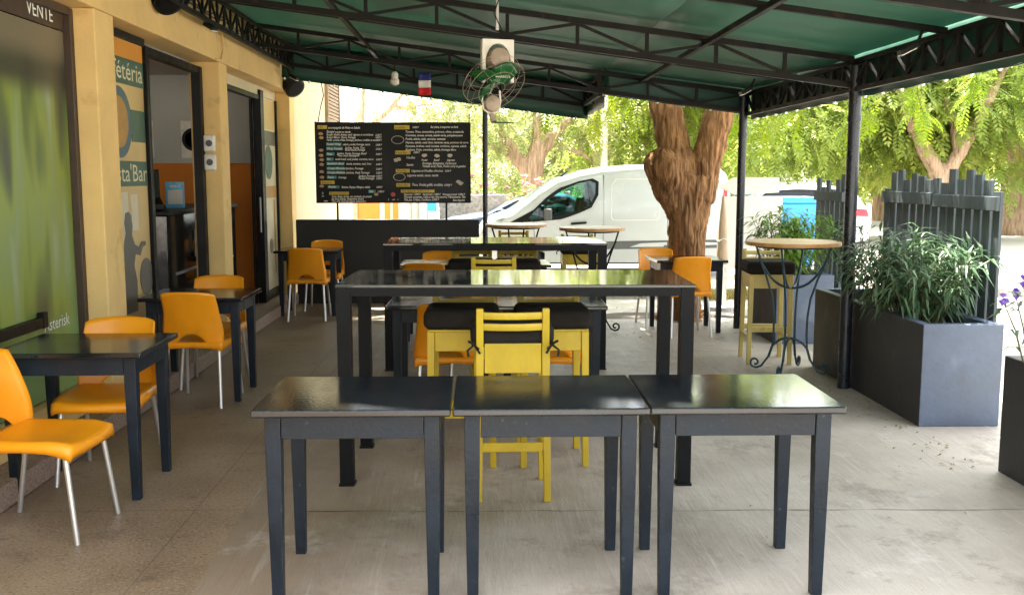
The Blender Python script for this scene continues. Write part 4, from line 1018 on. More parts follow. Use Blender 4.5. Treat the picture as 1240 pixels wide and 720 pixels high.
def shrub(name, label, cat, loc, rx, ry, h, n, leafm, ln, w, petals=None, npet=0, stems=14, group=None, lean=0., psize=.05, arch=.5):
    """multi-stemmed bush: arching stems carrying whorls of long leaves"""
    t = thing(name, label, cat, loc, 0, group); sm = MB(); lf = MB(); pt = MB()
    per = max(4, n // stems)
    for s in range(stems):
        a = rnd.uniform(0, 2 * PI); q = rnd.uniform(0, 1) ** .5
        b0 = Vector((rx * .35 * q * math.cos(a), ry * .45 * q * math.sin(a), 0))
        tip = Vector((rx * q * math.cos(a) + lean * rnd.uniform(.3, 1), ry * q * math.sin(a), h * rnd.uniform(.62, 1.0) * (1 - .25 * q)))
        mid = b0.lerp(tip, .5) + Vector((0, 0, h * .12 * arch))
        pts = [b0, mid, tip]; sm.tube(pts, [.005, .004, .002], 5)
        tone = rnd.uniform(.05, .6)
        for k in range(per):
            u = rnd.uniform(.12, 1.02) ** .75; p = b0.lerp(mid, u * 2) if u < .5 else mid.lerp(tip, (u - .5) * 2)
            ax_ = (tip - mid).normalized(); o = rv(); o = (o - ax_ * o.dot(ax_)).normalized()
            d = (o * 1.0 + ax_ * rnd.uniform(.1, .6) + Vector((0, 0, -.25 + .35 * u)))
            leaf(lf, p, d, Vector((0, 0, 1)), ln * rnd.uniform(.65, 1.15), w * rnd.uniform(.8, 1.2), min(.7, max(0, tone + rnd.uniform(-.2, .2))))
        if petals and s < npet:
            for k in range(5):
                o = rv(); leaf(pt, tip + Vector((0, 0, .01)), o + Vector((0, -.4, .3)), Vector((0, 0, 1)), psize, psize * .8, rnd.uniform(.1, .6))
    sm.build('stems', M['stem'], t); lf.build('leaves', M[leafm], t, fix=False)
    if petals and pt.v: pt.build('flowers', M[petals], t, fix=False)
    return t

# ------------------------------------------------------------------ planters, picket fences
def planter(label, loc, w, d, h, mats, wall=.07):
    t = thing('planter_box', label, 'planter', loc, 0, 'slate coloured planter boxes along the terrace edge')
    m = MB()
    m.add([(0, 0, 0), (w, 0, 0), (w, d, 0), (0, d, 0), (0, 0, h), (w, 0, h), (w, d, h), (0, d, h), (wall, wall, h), (w - wall, wall, h), (w - wall, d - wall, h), (wall, d - wall, h),
           (wall, wall, h - .12), (w - wall, wall, h - .12), (w - wall, d - wall, h - .12), (wall, d - wall, h - .12)],
          [(0, 3, 2, 1), (0, 1, 5, 4), (1, 2, 6, 5), (2, 3, 7, 6), (3, 0, 4, 7), (4, 5, 9, 8), (5, 6, 10, 9), (6, 7, 11, 10), (7, 4, 8, 11), (8, 9, 13, 12), (9, 10, 14, 13), (10, 11, 15, 14), (11, 8, 12, 15)])
    m.mi[4] = 1  # side towards the terrace takes the darker tone, its shade painted in
    m.build('box', mats, t, bevel=.006, fix=False)
    MB().grid(lambda u, v: (wall + .002 + (w - 2 * wall - .004) * u, wall + .002 + (d - 2 * wall - .004) * v, h - .075 + .02 * noise.noise(Vector((u * 7, v * 9, 1)))), 12, 16).build('soil', M['soil'], t)
    return t
PL = [M['planter_face_tone'], M['planter_dark_shade']]
planter('long slate blue planter with a bushy green plant, beside the near canopy post', (2.80, 6.12, 0), .52, 2.05, .66, PL)
planter('smaller slate blue planter behind the round bistro table at the far post', (2.80, 9.25, 0), .55, .92, .66, PL)
planter('dark planter cut off by the right edge of the view, with purple flowers', (2.81, 2.6, 0), .6, 2.56, .64, [M['planter_dark_shade'], M['planter_dark_shade']])
def pickets(label, y0, y1, x, z0, z1, panels):
    t = thing('picket_fence', label, 'fence', (x, y0, SZ), 0, 'dark picket screens behind the planters')
    pn = MB(); n = int((y1 - y0) / .118); 
    for i in range(n):
        y = (i + .5) * (y1 - y0) / n; top = z1 + rnd.choice((-.09, -.02, 0, .05, .03, -.06)) + rnd.uniform(-.02, .02); tl = rnd.uniform(-.012, .012)
        pn.bar((rnd.uniform(-.004, .004), y, 0), (tl * .4, y + tl, top - SZ), .022, rnd.uniform(.090, .102), (0, 1, 0))
    pn.build('pickets', M['picket'], t, bevel=.002)
    L_ = (y1 - y0) / panels
    for k in range(panels):
        for zz, hh in ((z1 - .165 - SZ, .092), (.55 - SZ, .08)):
            MB().box(-.040, -.0145, k * L_ + .01, (k + 1) * L_ - .015, zz - hh / 2 + .01 * k, zz + hh / 2 + .01 * k).build('rail', M['picket'], t, bevel=.003)
    return t
pickets('wide dark picket screen behind the long planter with the bushy plant', 6.32, 8.2, 3.37, 0, 1.58, 2)
pickets('narrow dark picket screen behind the smaller far planter', 9.3, 10.12, 3.45, 0, 1.56, 1)
shrub('oleander_bush', 'bushy plant with long grey green leaves in the long planter', 'shrub', (3.04, 6.85, .57), .46, .66, .70, 2000, 'leaf_oleander', .20, .021, stems=80)
shrub('oleander_bush', 'thin sparse shrub at the far end of the long planter, beside the post', 'shrub', (3.02, 7.80, .57), .30, .26, .76, 330, 'leaf_oleander', .13, .019, stems=16)
shrub('oleander_bush', 'bright lime green plant in the smaller far planter', 'shrub', (3.02, 9.6, .57), .42, .40, .78, 1500, 'leaf_lime', .20, .024, stems=50)
shrub('ruellia_plant', 'slender plant with purple flowers in the dark planter at the right edge', 'plant', (2.93, 5.0, .55), .30, .16, .74, 170, 'leaf_oleander', .12, .024, 'petal_purple', 12, stems=14, psize=.045)

# ------------------------------------------------------------------ low black wall and menu board
bw = thing('low_wall', 'low black wall closing the far end of the terrace under the menu board', 'wall', (-2.3, 12.42, 0))
MB().box(0, 2.28, 0, .12, 0, 1.05).build('wall_body', M['black_wall'], bw, bevel=.006)
mbn = thing('menu_board', 'large black menu board with chalk style lettering hung above the black wall', 'menu board', (-2.0, 12.3, 1.27))
BW, BH = 1.86, .955
MB().box(0, BW, 0, .025, 0, BH).build('panel', M['board_black'], mbn)
fr = MB(); fr.box(-.018, 0, -.008, .03, -.012, BH + .02).box(BW, BW + .018, -.008, .03, -.012, BH + .012).box(0, BW, -.008, .03, BH, BH + .014).box(0, BW, -.008, .03, -.012, 0)
fr.build('frame', M['black_metal'], mbn)
for x in (.235, 1.575): MB().box(x - .012, x + .012, .026, .045, -.225, .5).build('support_bar', M['black_metal'], mbn)
MB().tube([(.02, .01, BH), (.06, 0, BH + .2), (.10, -.01, BH + .33), (.11, -.30, BH + .52)], .006, 6).build('chain', M['black_metal'], mbn)
MB().tube([(BW, .01, BH), (BW + .01, -.28, BH + .10)], .006, 6).build('chain', M['black_metal'], mbn)
wt, tl_, yl, bk = MB(), MB(), MB(), MB()
UX, UZ = (1, 0, 0), (0, 0, 1)
# board drawn in photo pixels of its own face: 1050 wide, 530 high
SX, SY = BW / 1050, BH / 530
bx = lambda u: u * SX
bz = lambda v: BH - v * SY
def line(mb, u, v, s, size=15, wx=None, width=None):
    text_mesh(mb, s, (bx(u), -.0035, bz(v)), UX, UZ, size * SY * 1.5, shear=.28, wx=wx or .78, bold=.0009)
def chip(u0, u1, v0, v1, s, size=16):
    MB().box(bx(u0), bx(u1), -.0025, 0, bz(v1), bz(v0)).build('yellow_heading', M['ink_yellow'], mbn); text_mesh(bk, s, (bx(u0 + 5), -.004, bz(v1 - 5)), UX, UZ, size * SY * 1.3, shear=.15, wx=.95)
def hi(u0, u1, v0, v1, s, size=15):
    MB().box(bx(u0), bx(u1), -.002, 0, bz(v1), bz(v0)).build('teal_highlight', M['ink_teal'], mbn); text_mesh(wt, s, (bx(u0 + 3), -.0035, bz(v1 - 4)), UX, UZ, size * SY * 1.4, shear=.25, wx=.85, bold=.0009)
chip(10, 75, 14, 38, 'LES'); line(wt, 82, 36, 'accompagnés de Frites et Salade', 14)
line(wt, 70, 64, 'Burger', 17); line(wt, 130, 64, 'poulet ou viande', 13)
line(wt, 70, 82, 'Burger double cheese, oeuf, oignons et cornichons', 13); line(wt, 70, 100, 'Burger Maison  Bacon, fromage', 13); line(wt, 70, 118, 'Panini  poulet, frites, fromage, Jambon, crudités et sauce', 13)
hi(66, 172, 130, 150, 'Poulet Wrap'); line(wt, 180, 147, 'salade, poulet, fromage, sauce', 13)
hi(66, 180, 158, 180, 'Wrap Tomate'); line(wt, 195, 170, 'Jambon, Poulet, Thon', 13); line(wt, 195, 184, 'Boeuf haché, fromage', 13)
hi(66, 122, 194, 216, 'Pizza'); line(wt, 140, 208, 'Jambon, Poulet, Fromage, Boeuf', 13); line(wt, 140, 222, 'Thon, oeuf, champignon', 13)
hi(66, 114, 230, 250, 'Riz'); line(wt, 125, 246, 'sauté boeuf, oeuf, poulet, crevettes, sauce', 13)
hi(66, 185, 260, 280, 'Sandwich chaud'); line(wt, 200, 277, 'viande, tomates, oeuf, frites', 13)
hi(66, 190, 292, 312, 'Croque Monsieur'); line(wt, 200, 309, 'Jambon, Fromage', 14)
hi(66, 190, 320, 340, 'Croque Madame'); line(wt, 200, 337, 'Jambon, Oeuf, Fromage', 14)
hi(66, 132, 352, 372, 'Tacos'); line(wt, 145, 369, 'Fromage', 13); line(wt, 285, 360, 'Jambon Fromage', 14); line(wt, 285, 376, 'Poulet Fromage', 14)
chip(22, 118, 384, 408, 'Desserts'); hi(70, 150, 418, 436, 'Ananas'); line(wt, 165, 434, 'Banane, Papaye, Mangue, salade', 13)
hi(350, 400, 448, 468, 'Thé'); line(wt, 412, 465, '1.000 F', 13)
chip(80, 215, 460, 480, 'Boissons fraîches', 14)
for k, s in enumerate(('Coca, Fanta, Sprite, eau minérale, jus pressé', 'Jus local, Bissap, Gingembre, Bouye', 'Thé, café, chocolat chaud, cappuccino')): line(wt, 95, 498 + 16 * k, s, 13)
for v in (84, 100, 118, 150, 178, 212, 248, 280, 312, 338, 360, 376, 434): line(wt, 405, v, rnd.choice(('2.500 F', '3.000 F', '3.500 F', '4.000 F')), 12, .75)
chip(535, 640, 12, 40, "Salad'Bar"); line(wt, 660, 32, '3.000 F', 12); line(wt, 785, 30, 'Sur place, à emporter ou livré', 13)
for k, s in enumerate(('Tomate, Thon, concombre, poivrons, olives, mozzarella', 'Crevettes, ananas, avocat, salade verte, pamplemousse', 'Poulet, salade, maïs, carottes, tomates', 'Niçoise, salade, oeuf, thon, haricots verts, pommes de terre', 'Paysanne, lardons, oeuf, tomate, croûtons, oignons, salade', 'Exotique, fruits, crevettes, salade, fromage blanc')):
    line(wt, 610, 62 + 24 * k, s, 13, .9)
chip(540, 645, 182, 208, "Pasta'Bar"); line(wt, 665, 200, '3.000 F', 12); line(wt, 615, 236, 'Nouilles', 15); line(wt, 720, 252, 'Poulet', 13); line(wt, 805, 252, 'Boeuf', 13); line(wt, 895, 252, 'Légumes', 13)
line(wt, 615, 284, 'Sauces', 15); line(wt, 725, 275, 'Fromage, Bolognaise, Carbonara', 15); line(wt, 725, 294, 'Tomate et ail, Pesto, Poulet curry et gambas', 14)
chip(542, 638, 306, 330, "Wok'Bar"); line(wt, 650, 325, 'Légumes et Nouilles chinoises', 15); line(wt, 880, 325, '3.500 F', 12); line(wt, 618, 356, 'Légumes sautés, sauce, viande', 15)
chip(544, 640, 402, 426, "Panini'Bar"); line(wt, 650, 420, 'Thon, Poulet grillé, crudités, curry', 16); line(wt, 885, 420, '2.500 F', 12)
chip(575, 808, 446, 466, 'Petit déjeuner de 8h à 11h', 14)
for k, s in enumerate(('Espresso 1.000 F   Américain 1.000 F   Orange pressé 1.500 F', 'Formule complète, Café au lait, Pain beurre, Viennoiserie, Thé', 'Thé, Jus, Crêpes, Confiture 2.000 F')): line(wt, 595, 484 + 18 * k, s, 13, .85)
line(wt, 935, 524, 'Bon Appétit', 14)
text_mesh(wt, 'A', (bx(28), -.0035, bz(474)), UX, UZ, .035); text_mesh(wt, 'M', (bx(28), -.0035, bz(496)), UX, UZ, .035); line(wt, 40, 526, 'menu', 10)
flush_text()
wt.build('lettering', M['ink_white'], mbn, fix=False); bk.build('heading_lettering', M['ink_black'], mbn, fix=False)
fd = MB()
def blob(mb, u, v, ru, rv_, y=-.002):
    n = 14; mb.prism([(bx(u + ru * math.cos(2 * PI * k / n) * rnd.uniform(.78, 1.1)), bz(v + rv_ * math.sin(2 * PI * k / n) * rnd.uniform(.75, 1.1))) for k in range(n)], y, 0, 'xz')
for u, v in ((30, 70), (34, 96), (32, 180), (30, 215), (34, 244), (32, 276), (31, 324), (33, 362), (30, 422), (405, 478)):
    fd = MB(); blob(fd, u, v, 17, 11); fd.build('food_picture', M['ink_food'], mbn, fix=False)
for u, v in ((740, 214), (828, 216), (917, 214), (545, 246), (562, 240), (975, 392), (990, 402)):
    fd = MB(); blob(fd, u, v, 19, 13, -.002 if u not in (562, 990) else -.003); fd.build('food_picture', M['ink_pale'], mbn, fix=False)
for u, v, rr in ((558, 110, 42), (566, 360, 40)):
    fd = MB(); fd.tube([(bx(u + rr * math.cos(t)), -.003, bz(v + rr * .62 * math.sin(t))) for t in [2 * PI * k / 24 for k in range(24)]], .004, 5, True)
    fd.build('plate_picture', M['ink_pale'], mbn, fix=False)
rd = MB(); rd.lathe([(.012, -.003), (.028, -.003), (.028, 0), (.012, 0)], 24, (bx(521), 0, bz(478)), 'y'); rd.bar((bx(508), -.002, bz(466)), (bx(534), -.002, bz(490)), .004)
rd.build('no_smoking_mark', M['ink_red'], mbn)
wm = MB(); text_mesh(wm, 'f', (bx(486), -.0035, bz(520)), UX, UZ, .035); text_mesh(wm, 'wifi', (bx(512), -.0035, bz(518)), UX, UZ, .028); text_mesh(wm, 'f', (bx(552), -.0035, bz(520)), UX, UZ, .03); flush_text()
wm.build('small_marks', M['ink_white'], mbn, fix=False)

# ------------------------------------------------------------------ neighbouring buildings
nb = thing('neighbour_house', 'pale cream house wall beyond the cafe with a brown louvred window', 'house', (0, 0, SZ))
MB().box(-9, -2.38, 12.9, 18.0, 0, 5.2).build('house_wall', M['pale_wall'], nb, bevel=.01)
w_ = MB(); w_.box(-2.378, -2.33, 15.5, 15.56, 1.95, 3.3).box(-2.378, -2.33, 16.75, 16.81, 1.95, 3.3).box(-2.378, -2.33, 15.56, 16.75, 3.24, 3.3).box(-2.378, -2.33, 15.56, 16.75, 1.95, 2.01)
wn_ = w_.build('shutter_frame', M['shutter'], nb)
sl = MB()
for k in range(22): sl.box(-2.376, -2.345, 15.565, 16.745, 2.03 + k * .055, 2.065 + k * .055)
sl.build('louvre', M['shutter'], wn_)
MB().box(-2.378, -2.30, 12.9, 18.0, 0, .35).build('wall_base', M['plinth'], nb)
fh = thing('far_house', 'low white house front with bright orange door panels behind the menu board', 'house', (-3.2, 22, SZ))
MB().box(-1.5, 2.15, 0, 3, 0, 2.6).build('house_wall', M['white_board'], fh)
MB().box(.50, .97, -.05, 0, .02, 2.2).build('door', M['orange_door'], fh)
MB().box(.40, .498, -.08, 0, .0, 2.3).build('door_jamb', M['shutter'], fh)
for x0, x1 in ((1.08, 1.20), (1.26, 1.38)): MB().box(x0, x1, -.03, 0, .75, 2.1).build('door', M['orange_door'], fh)
for x0 in (1.62, 1.78): MB().box(x0, x0 + .05, -.04, 0, 0, 2.3).build('pilaster', M['grey_metal'], fh)
sw_ = tag(MB().box(-.95, .6, 23.0, 23.25, SZ, 1.15).build('stone_wall', M['stone'], bevel=.02), 'low grey stone wall between the orange doors and the blue car', 'wall')
pb = thing('poster_stand', 'small blue and pink poster on a thin pole under the board', 'poster', (-1.05, 21.5, SZ))
MB().box(-.10, .10, -.02, 0, .98, 1.22).build('poster_panel', M['bin_blue'], pb); MB().box(-.10, .10, -.022, 0, 1.222, 1.36).build('poster_panel', M['petal_pink'], pb); MB().tube([(-.11, 0, 0), (-.11, 0, 1.5)], .02).build('pole', M['grey_metal'], pb)
shrub('bougainvillea', 'pink flowering bougainvillea behind the blue car', 'shrub', (.9, 26.5, SZ), 1.5, .9, 1.95, 900, 'leaf_lime', .16, .07, 'petal_pink', 34, stems=80, psize=.16)
shrub('bougainvillea', 'leafy green creeper with pink flowers left of the thin post', 'shrub', (-.7, 26, SZ), 1.0, .8, 2.4, 800, 'leaf_lime', .16, .07, 'petal_pink', 14, stems=60, psize=.16)
def lamp_post(label, loc, h, r):
    t = thing('lamp_post', label, 'lamp post', loc)
    MB().lathe([(r * 1.3, 0), (r * 1.2, .4), (r, .5), (r * .8, h)], 14).build('post', M['white_board'], t, smooth=True)
    MB().tube([(0, 0, h - .03), (.3, -.1, h + .2), (.8, -.2, h + .25)], .04).build('arm', M['grey_metal'], t)
    MB().box(.7, 1.15, -.30, -.12, h + .2, h + .28).build('lamp_head', M['grey_metal'], t, bevel=.02)
lamp_post('pale lamp post rising behind the roof of the white van', (3.72, 30, SZ), 6.0, .12)
lamp_post('thin white lamp post behind the white display panel', (9.6, 32, SZ), 5.6, .10)

# ------------------------------------------------------------------ vehicles
def section(st, x):
    for a, b in zip(st, st[1:]):
        if a[0] <= x <= b[0]:
            t = (x - a[0]) / (b[0] - a[0]) if b[0] > a[0] else 0
            return [a[i] + (b[i] - a[i]) * t for i in range(1, len(a))]
    return list(st[-1][1:])
def body_shell(st, belt, holes, arches, nx=150, cr=.13):
    """loft of rounded cross sections along x; st rows: x, z bottom, z top, half width at belt, half width at roof. Faces inside holes (side view polygons) are left open"""
    L0, L1 = st[0][0], st[-1][0]; mb = MB(); rows = []
    def inside(poly, x, z):
        c = False; n = len(poly)
        for i in range(n):
            (x1, z1), (x2, z2) = poly[i], poly[(i + 1) % n]
            if (z1 > z) != (z2 > z) and x < (x2 - x1) * (z - z1) / (z2 - z1) + x1: c = not c
        return c
    nz, nr, nt = 26, 6, 8
    for i in range(nx + 1):
        x = L0 + (L1 - L0) * i / nx
        zb, zt, hb, ht = section(st, x)
        def half(z):
            if z <= belt: return hb - .05 * max(0, (.45 - z)) 
            return hb + (ht - hb) * ((z - belt) / max(.05, 1.9 - belt)) ** 1.6
        c = min(cr, (zt - zb) * .3); pr = []
        for k in range(nz + 1):
            z = zb + (zt - c - zb) * k / nz; pr.append((half(z), z))
        h0 = half(zt - c)
        for k in range(1, nr + 1):
            a = PI / 2 * k / nr; pr.append((h0 - c * (1 - math.cos(a)), zt - c + c * math.sin(a)))
        h1 = pr[-1][0]
        for k in range(1, nt + 1): pr.append((h1 * (1 - k / nt), zt + .012 * math.sin(PI / 2 * k / nt)))
        full = [(-y, z) for y, z in pr] + [(y, z) for y, z in reversed(pr[:-1])]
        rows.append([(x, y, z) for y, z in full])
    n = len(rows[0]); vs = [p for r in rows for p in r]; fs = []
    for i in range(nx):
        for j in range(n - 1):
            q = (i * n + j, (i + 1) * n + j, (i + 1) * n + j + 1, i * n + j + 1)
            cx = sum(vs[k][0] for k in q) / 4; cz = sum(vs[k][2] for k in q) / 4; side = j < nz or j > n - 2 - nz
            if side and any(inside(h, cx, cz) for h in holes): continue
            if side and any((cx - ax_) ** 2 + (cz - az) ** 2 < ar * ar for ax_, az, ar in arches): continue
            fs.append(q)
    fs.append(tuple(range(n))); fs.append(tuple(nx * n + k for k in reversed(range(n))))
    mb.add(vs, fs)
    def side_y(x, z):
        zb, zt, hb, ht = section(st, x); c = min(cr, (zt - zb) * .3)
        def half(z): return hb - .05 * max(0, .45 - z) if z <= belt else hb + (ht - hb) * ((z - belt) / max(.05, 1.9 - belt)) ** 1.6
        if z <= zt - c: return half(z)
        a = math.asin(min(1, max(0, (z - (zt - c)) / c))); return half(zt - c) - c * (1 - math.cos(a))
    return mb, side_y
def densify(poly, step=.06):
    out = []
    for i in range(len(poly)):
        a, b = Vector(poly[i]), Vector(poly[(i + 1) % len(poly)]); k = max(1, int((b - a).length / step))
        for j in range(k): out.append(tuple(a.lerp(b, j / k)))
    return out
def side_patch(poly, side_y, s, off, thick=.004):
    poly = densify(poly); n = len(poly); m = MB()
    o_ = [(x, s * (side_y(x, z) + off), z) for x, z in poly]; i_ = [(x, s * (side_y(x, z) + off - thick), z) for x, z in poly]
    return m.add(o_ + i_, [tuple(range(n)), tuple(range(2 * n - 1, n - 1, -1))] + [(i, (i + 1) % n, n + (i + 1) % n, n + i) for i in range(n)])
def side_ring(poly, side_y, s, off, w):
    pts = densify(poly); cx = sum(p[0] for p in pts) / len(pts); cz = sum(p[1] for p in pts) / len(pts); n = len(pts); m = MB(); vs = []
    for x, z in pts:
        d = Vector((x - cx, z - cz)).normalized()
        for q in (w, -w * .7): vs.append((x + d.x * q, s * (side_y(x, z) + off), z + d.y * q))
    m.add(vs, [(2 * i, 2 * i + 1, 2 * ((i + 1) % n) + 1, 2 * ((i + 1) % n)) for i in range(n)])
    return m
def wheel(parent, x, y, r, s):
    w = MB().lathe([(r * .62, -.09), (r * .92, -.09), (r, -.06), (r, .06), (r * .92, .09), (r * .62, .09)], 28, (x, y, r), 'y').build('wheel', M['rubber'], parent, smooth=True)
    MB().lathe([(.02, s * .075), (r * .3, s * .08), (r * .62, s * .05), (r * .62, -s * .05), (.02, -s * .05)], 24, (x, y, r), 'y').build('rim', M['grey_metal'], w, smooth=True)
def strip_top(st, x0, x1, inset, off, n=10):
    """a screen lying on the sloping top between two stations"""
    m = MB()
    def fn(u, v):
        x = x0 + (x1 - x0) * v; zb, zt, hb, ht = section(st, x); yy = (ht if zt > 1.45 else (hb * .5 + ht * .5)) - inset
        return (x - .004, (u * 2 - 1) * yy, zt + off + .012 * math.cos((u * 2 - 1) * PI / 2))
    return m.grid(fn, n, n)

van = thing('delivery_van', 'white panel van parked along the street behind the tree', 'van', (-.08, 17.95, SZ))
VS = [(0, .42, .66, .70, .70), (.03, .32, .80, .80, .76), (.12, .26, .93, .86, .8), (.3, .25, 1.02, .88, .8), (.62, .25, 1.13, .89, .8), (1.02, .25, 1.44, .90, .76), (1.40, .25, 1.69, .90, .76), (1.81, .25, 1.81, .90, .77),
      (2.2, .25, 1.88, .90, .78), (2.8, .25, 1.925, .90, .78), (3.6, .25, 1.93, .90, .78), (4.2, .26, 1.90, .89, .78), (4.34, .30, 1.78, .88, .77), (4.40, .38, 1.55, .86, .78)]
WIN = [(.80, .96), (.98, 1.13), (1.22, 1.34), (1.45, 1.50), (1.75, 1.62), (1.98, 1.67), (2.08, 1.62), (2.07, 1.40), (1.95, 1.20), (1.75, 1.12), (1.45, 1.03), (1.1, .98)]
vm, vsy = body_shell(VS, 1.0, [WIN], [(.82, .31, .37), (3.55, .31, .37)], 160)
vb = vm.build('body', M['white_paint'], van, smooth=True, angle=30)
for s in (-1, 1):
    gl = side_patch(WIN, vsy, s, .003).build('side_window', M['van_glass'], van)
    side_ring(WIN, vsy, s, .008, .035).build('window_seal', M['black_metal'], gl, solid=.006)
    side_patch([(.56, .93), (.80, .93), (.98, 1.10), (.97, 1.15)], vsy, s, .006).build('quarter_trim', M['black_metal'], van)
    side_patch([(.05, .46), (4.36, .50), (4.36, .64), (2.5, .62), (1.22, .57), (1.19, .45)], vsy, s, .012, .02).build('side_moulding', M['grey_trim'], van)
    for poly in ([(2.187, .40), (2.203, .40), (2.203, 1.75), (2.187, 1.75)], [(3.30, .70), (3.31, .70), (3.31, 1.75), (3.30, 1.75)], [(1.0, .63), (1.01, .63), (.99, .95), (.98, .95)]):
        side_patch(poly, vsy, s, .003, .01).build('panel_gap', M['grey_trim'], van)
    rec = [(2.36, .98), (3.12, .98), (3.16, 1.02), (3.16, 1.60), (3.10, 1.68), (2.42, 1.68), (2.34, 1.58), (2.33, 1.04)]
    side_ring(rec, vsy, s, .002, .007).build('panel_crease', M['white_board'], van, solid=.008)
    side_patch([(1.63, .90), (1.90, .92), (1.90, .955), (1.63, .94)], vsy, s, .03, .03).build('door_handle', M['black_metal'], van, bevel=.005)
    mr = MB().box(1.16, 1.30, s * (vsy(1.2, 1.0) + .05) - .07, s * (vsy(1.2, 1.0) + .05) + .07, .98, 1.18).build('wing_mirror', M['grey_trim'], van, bevel=.03, seg=3)
    side_patch([(.03, .74), (.25, .80), (.50, 1.02), (.42, 1.02), (.10, .90)], vsy, s, .006).build('headlight', M['clear_glass'], van)
    side_patch([(4.30, .9), (4.37, .9), (4.34, 1.5), (4.28, 1.5)], vsy, s, .006).build('tail_light', M['red_lens'], van)
    for x in (.82, 3.55): wheel(van, x, s * .78, .31, s)
strip_top(VS, .66, 1.78, .10, .006).build('windscreen', M['van_glass'], van, smooth=True)
MB().box(.1, 4.3, -.84, .84, .22, .30).build('underbody', M['rubber'], van)
MB().box(2.12, 2.16, -.78, .78, .3, 1.8).build('bulkhead', M['grey_trim'], van)
for y in (-.4, .4):
    sm = MB(); sm.box(1.5, 2.0, y - .24, y + .24, .55, .72); sm.bar((1.95, y, .7), (2.07, y, 1.30), .46, .12); sm.box(2.0, 2.09, y - .12, y + .12, 1.33, 1.52)
    sm.build('seat', M['grey_trim'], van, bevel=.03)
MB().box(.8, 1.15, -.74, .74, .6, .98).build('dashboard', M['grey_trim'], van, bevel=.04)
MB().tube([(1.3 + .06 * math.cos(t), -.4 + .18 * math.sin(t), 1.02 + .16 * math.cos(t)) for t in [2 * PI * k / 20 for k in range(20)]], .014, 6, True).build('steering_wheel', M['black_metal'], van)
MB().tube([(1.47, -.5, 1.72), (1.58, -.5, 1.80)], .015).build('aerial', M['black_metal'], van)

def make_car(name, label, loc, paint, hatch=False, rz=0):
    t = thing(name, label, 'car', loc, rz)
    if hatch: S = [(0, .4, .62, .66, .6), (.08, .25, .76, .78, .66), (.4, .22, .90, .84, .68), (.95, .22, 1.0, .86, .66), (1.6, .22, 1.40, .87, .62), (2.0, .22, 1.50, .87, .62), (3.2, .22, 1.52, .87, .62), (3.75, .24, 1.40, .86, .62), (4.05, .28, .98, .84, .66), (4.15, .40, .75, .76, .66)]
    else: S = [(0, .4, .58, .66, .6), (.08, .25, .70, .78, .66), (.5, .20, .84, .84, .66), (1.25, .2, .95, .86, .64), (1.85, .2, 1.26, .87, .60), (2.3, .2, 1.37, .87, .58), (2.9, .2, 1.36, .87, .58), (3.5, .2, 1.12, .87, .60), (3.8, .22, 1.02, .86, .64), (4.3, .26, .98, .82, .64), (4.42, .40, .72, .76, .66)]
    Wd = [(1.42, .98), (1.95, 1.24), (2.35, 1.30), (2.95, 1.29), (3.35, 1.02)] if not hatch else [(1.22, 1.02), (1.72, 1.34), (2.1, 1.40), (3.2, 1.41), (3.6, 1.05)]
    m, sy = body_shell(S, .9, [Wd], [(.8, .3, .36), (3.4, .3, .36)], 110, .12)
    m.build('body', paint, t, smooth=True, angle=30)
    for s in (-1, 1):
        g = side_patch(Wd, sy, s, .004).build('side_window', M['car_glass'], t)
        side_ring(Wd, sy, s, .008, .028).build('window_trim', M['black_metal'], g, solid=.006)
        side_patch([(2.42, .96), (2.50, .96), (2.50, 1.3), (2.42, 1.3)], sy, s, .012, .02).build('pillar', M['black_metal'], t)
        wx_, wz = S[-3][0], .95
        side_patch([(wx_ + .02, .70), (wx_ + .42, .72), (wx_ + .34, .88), (wx_ - .10, .90)] if not hatch else [(3.62, .84), (4.06, .82), (4.0, .98), (3.66, 1.0)], sy, s, .01).build('tail_light', M['red_lens'], t)
        side_patch([(.06, .58), (.5, .66), (.45, .76), (.12, .70)], sy, s, .006).build('headlight', M['clear_glass'], t)
        side_patch([(2.0, .82), (2.2, .83), (2.2, .86), (2.0, .85)], sy, s, .02, .02).build('door_handle', paint, t)
        MB().box(1.5, 1.64, s * (sy(1.5, .95) + .07) - .08, s * (sy(1.5, .95) + .07) + .08, .93, 1.06).build('wing_mirror', paint, t, bevel=.03)
        for x in (.8, 3.4): wheel(t, x, s * .76, .30, s)
    a, b = (1.0, 1.58) if hatch else (1.30, 2.2)
    strip_top(S, a, b, .10, .008).build('windscreen', M['car_glass'], t, smooth=True)
    if hatch: strip_top(S, 3.76, 4.02, .10, .008).build('rear_window', M['black_gloss'], t, smooth=True); MB().box(3.72, 3.98, -.55, .55, 1.42, 1.45).build('spoiler', M['black_metal'], t, bevel=.01)
    else: strip_top(S, 2.95, 3.7, .10, .008).build('rear_window', M['car_glass'], t, smooth=True)
    MB().box(.1, 4.0, -.8, .8, .2, .28).build('underbody', M['rubber'], t)
    for y in (-.36, .36):
        sm = MB(); sm.box(1.9, 2.35, y - .22, y + .22, .4, .55); sm.bar((2.3, y, .5), (2.48, y, 1.05), .42, .1)
        sm.build('seat', M['grey_trim'], t, bevel=.03)
    return t
make_car('parked_car', 'steel blue saloon parked behind the front of the white van', (-1.15, 21.3, SZ), M['blue_paint'])
make_car('parked_car', 'white hatchback with a red tail light behind the dark picket screens', (4.7, 23, SZ), M['white_paint'], True)
make_car('parked_car', 'small far white car glimpsed above the blue container', (8.2, 33, SZ), M['white_paint'], True)

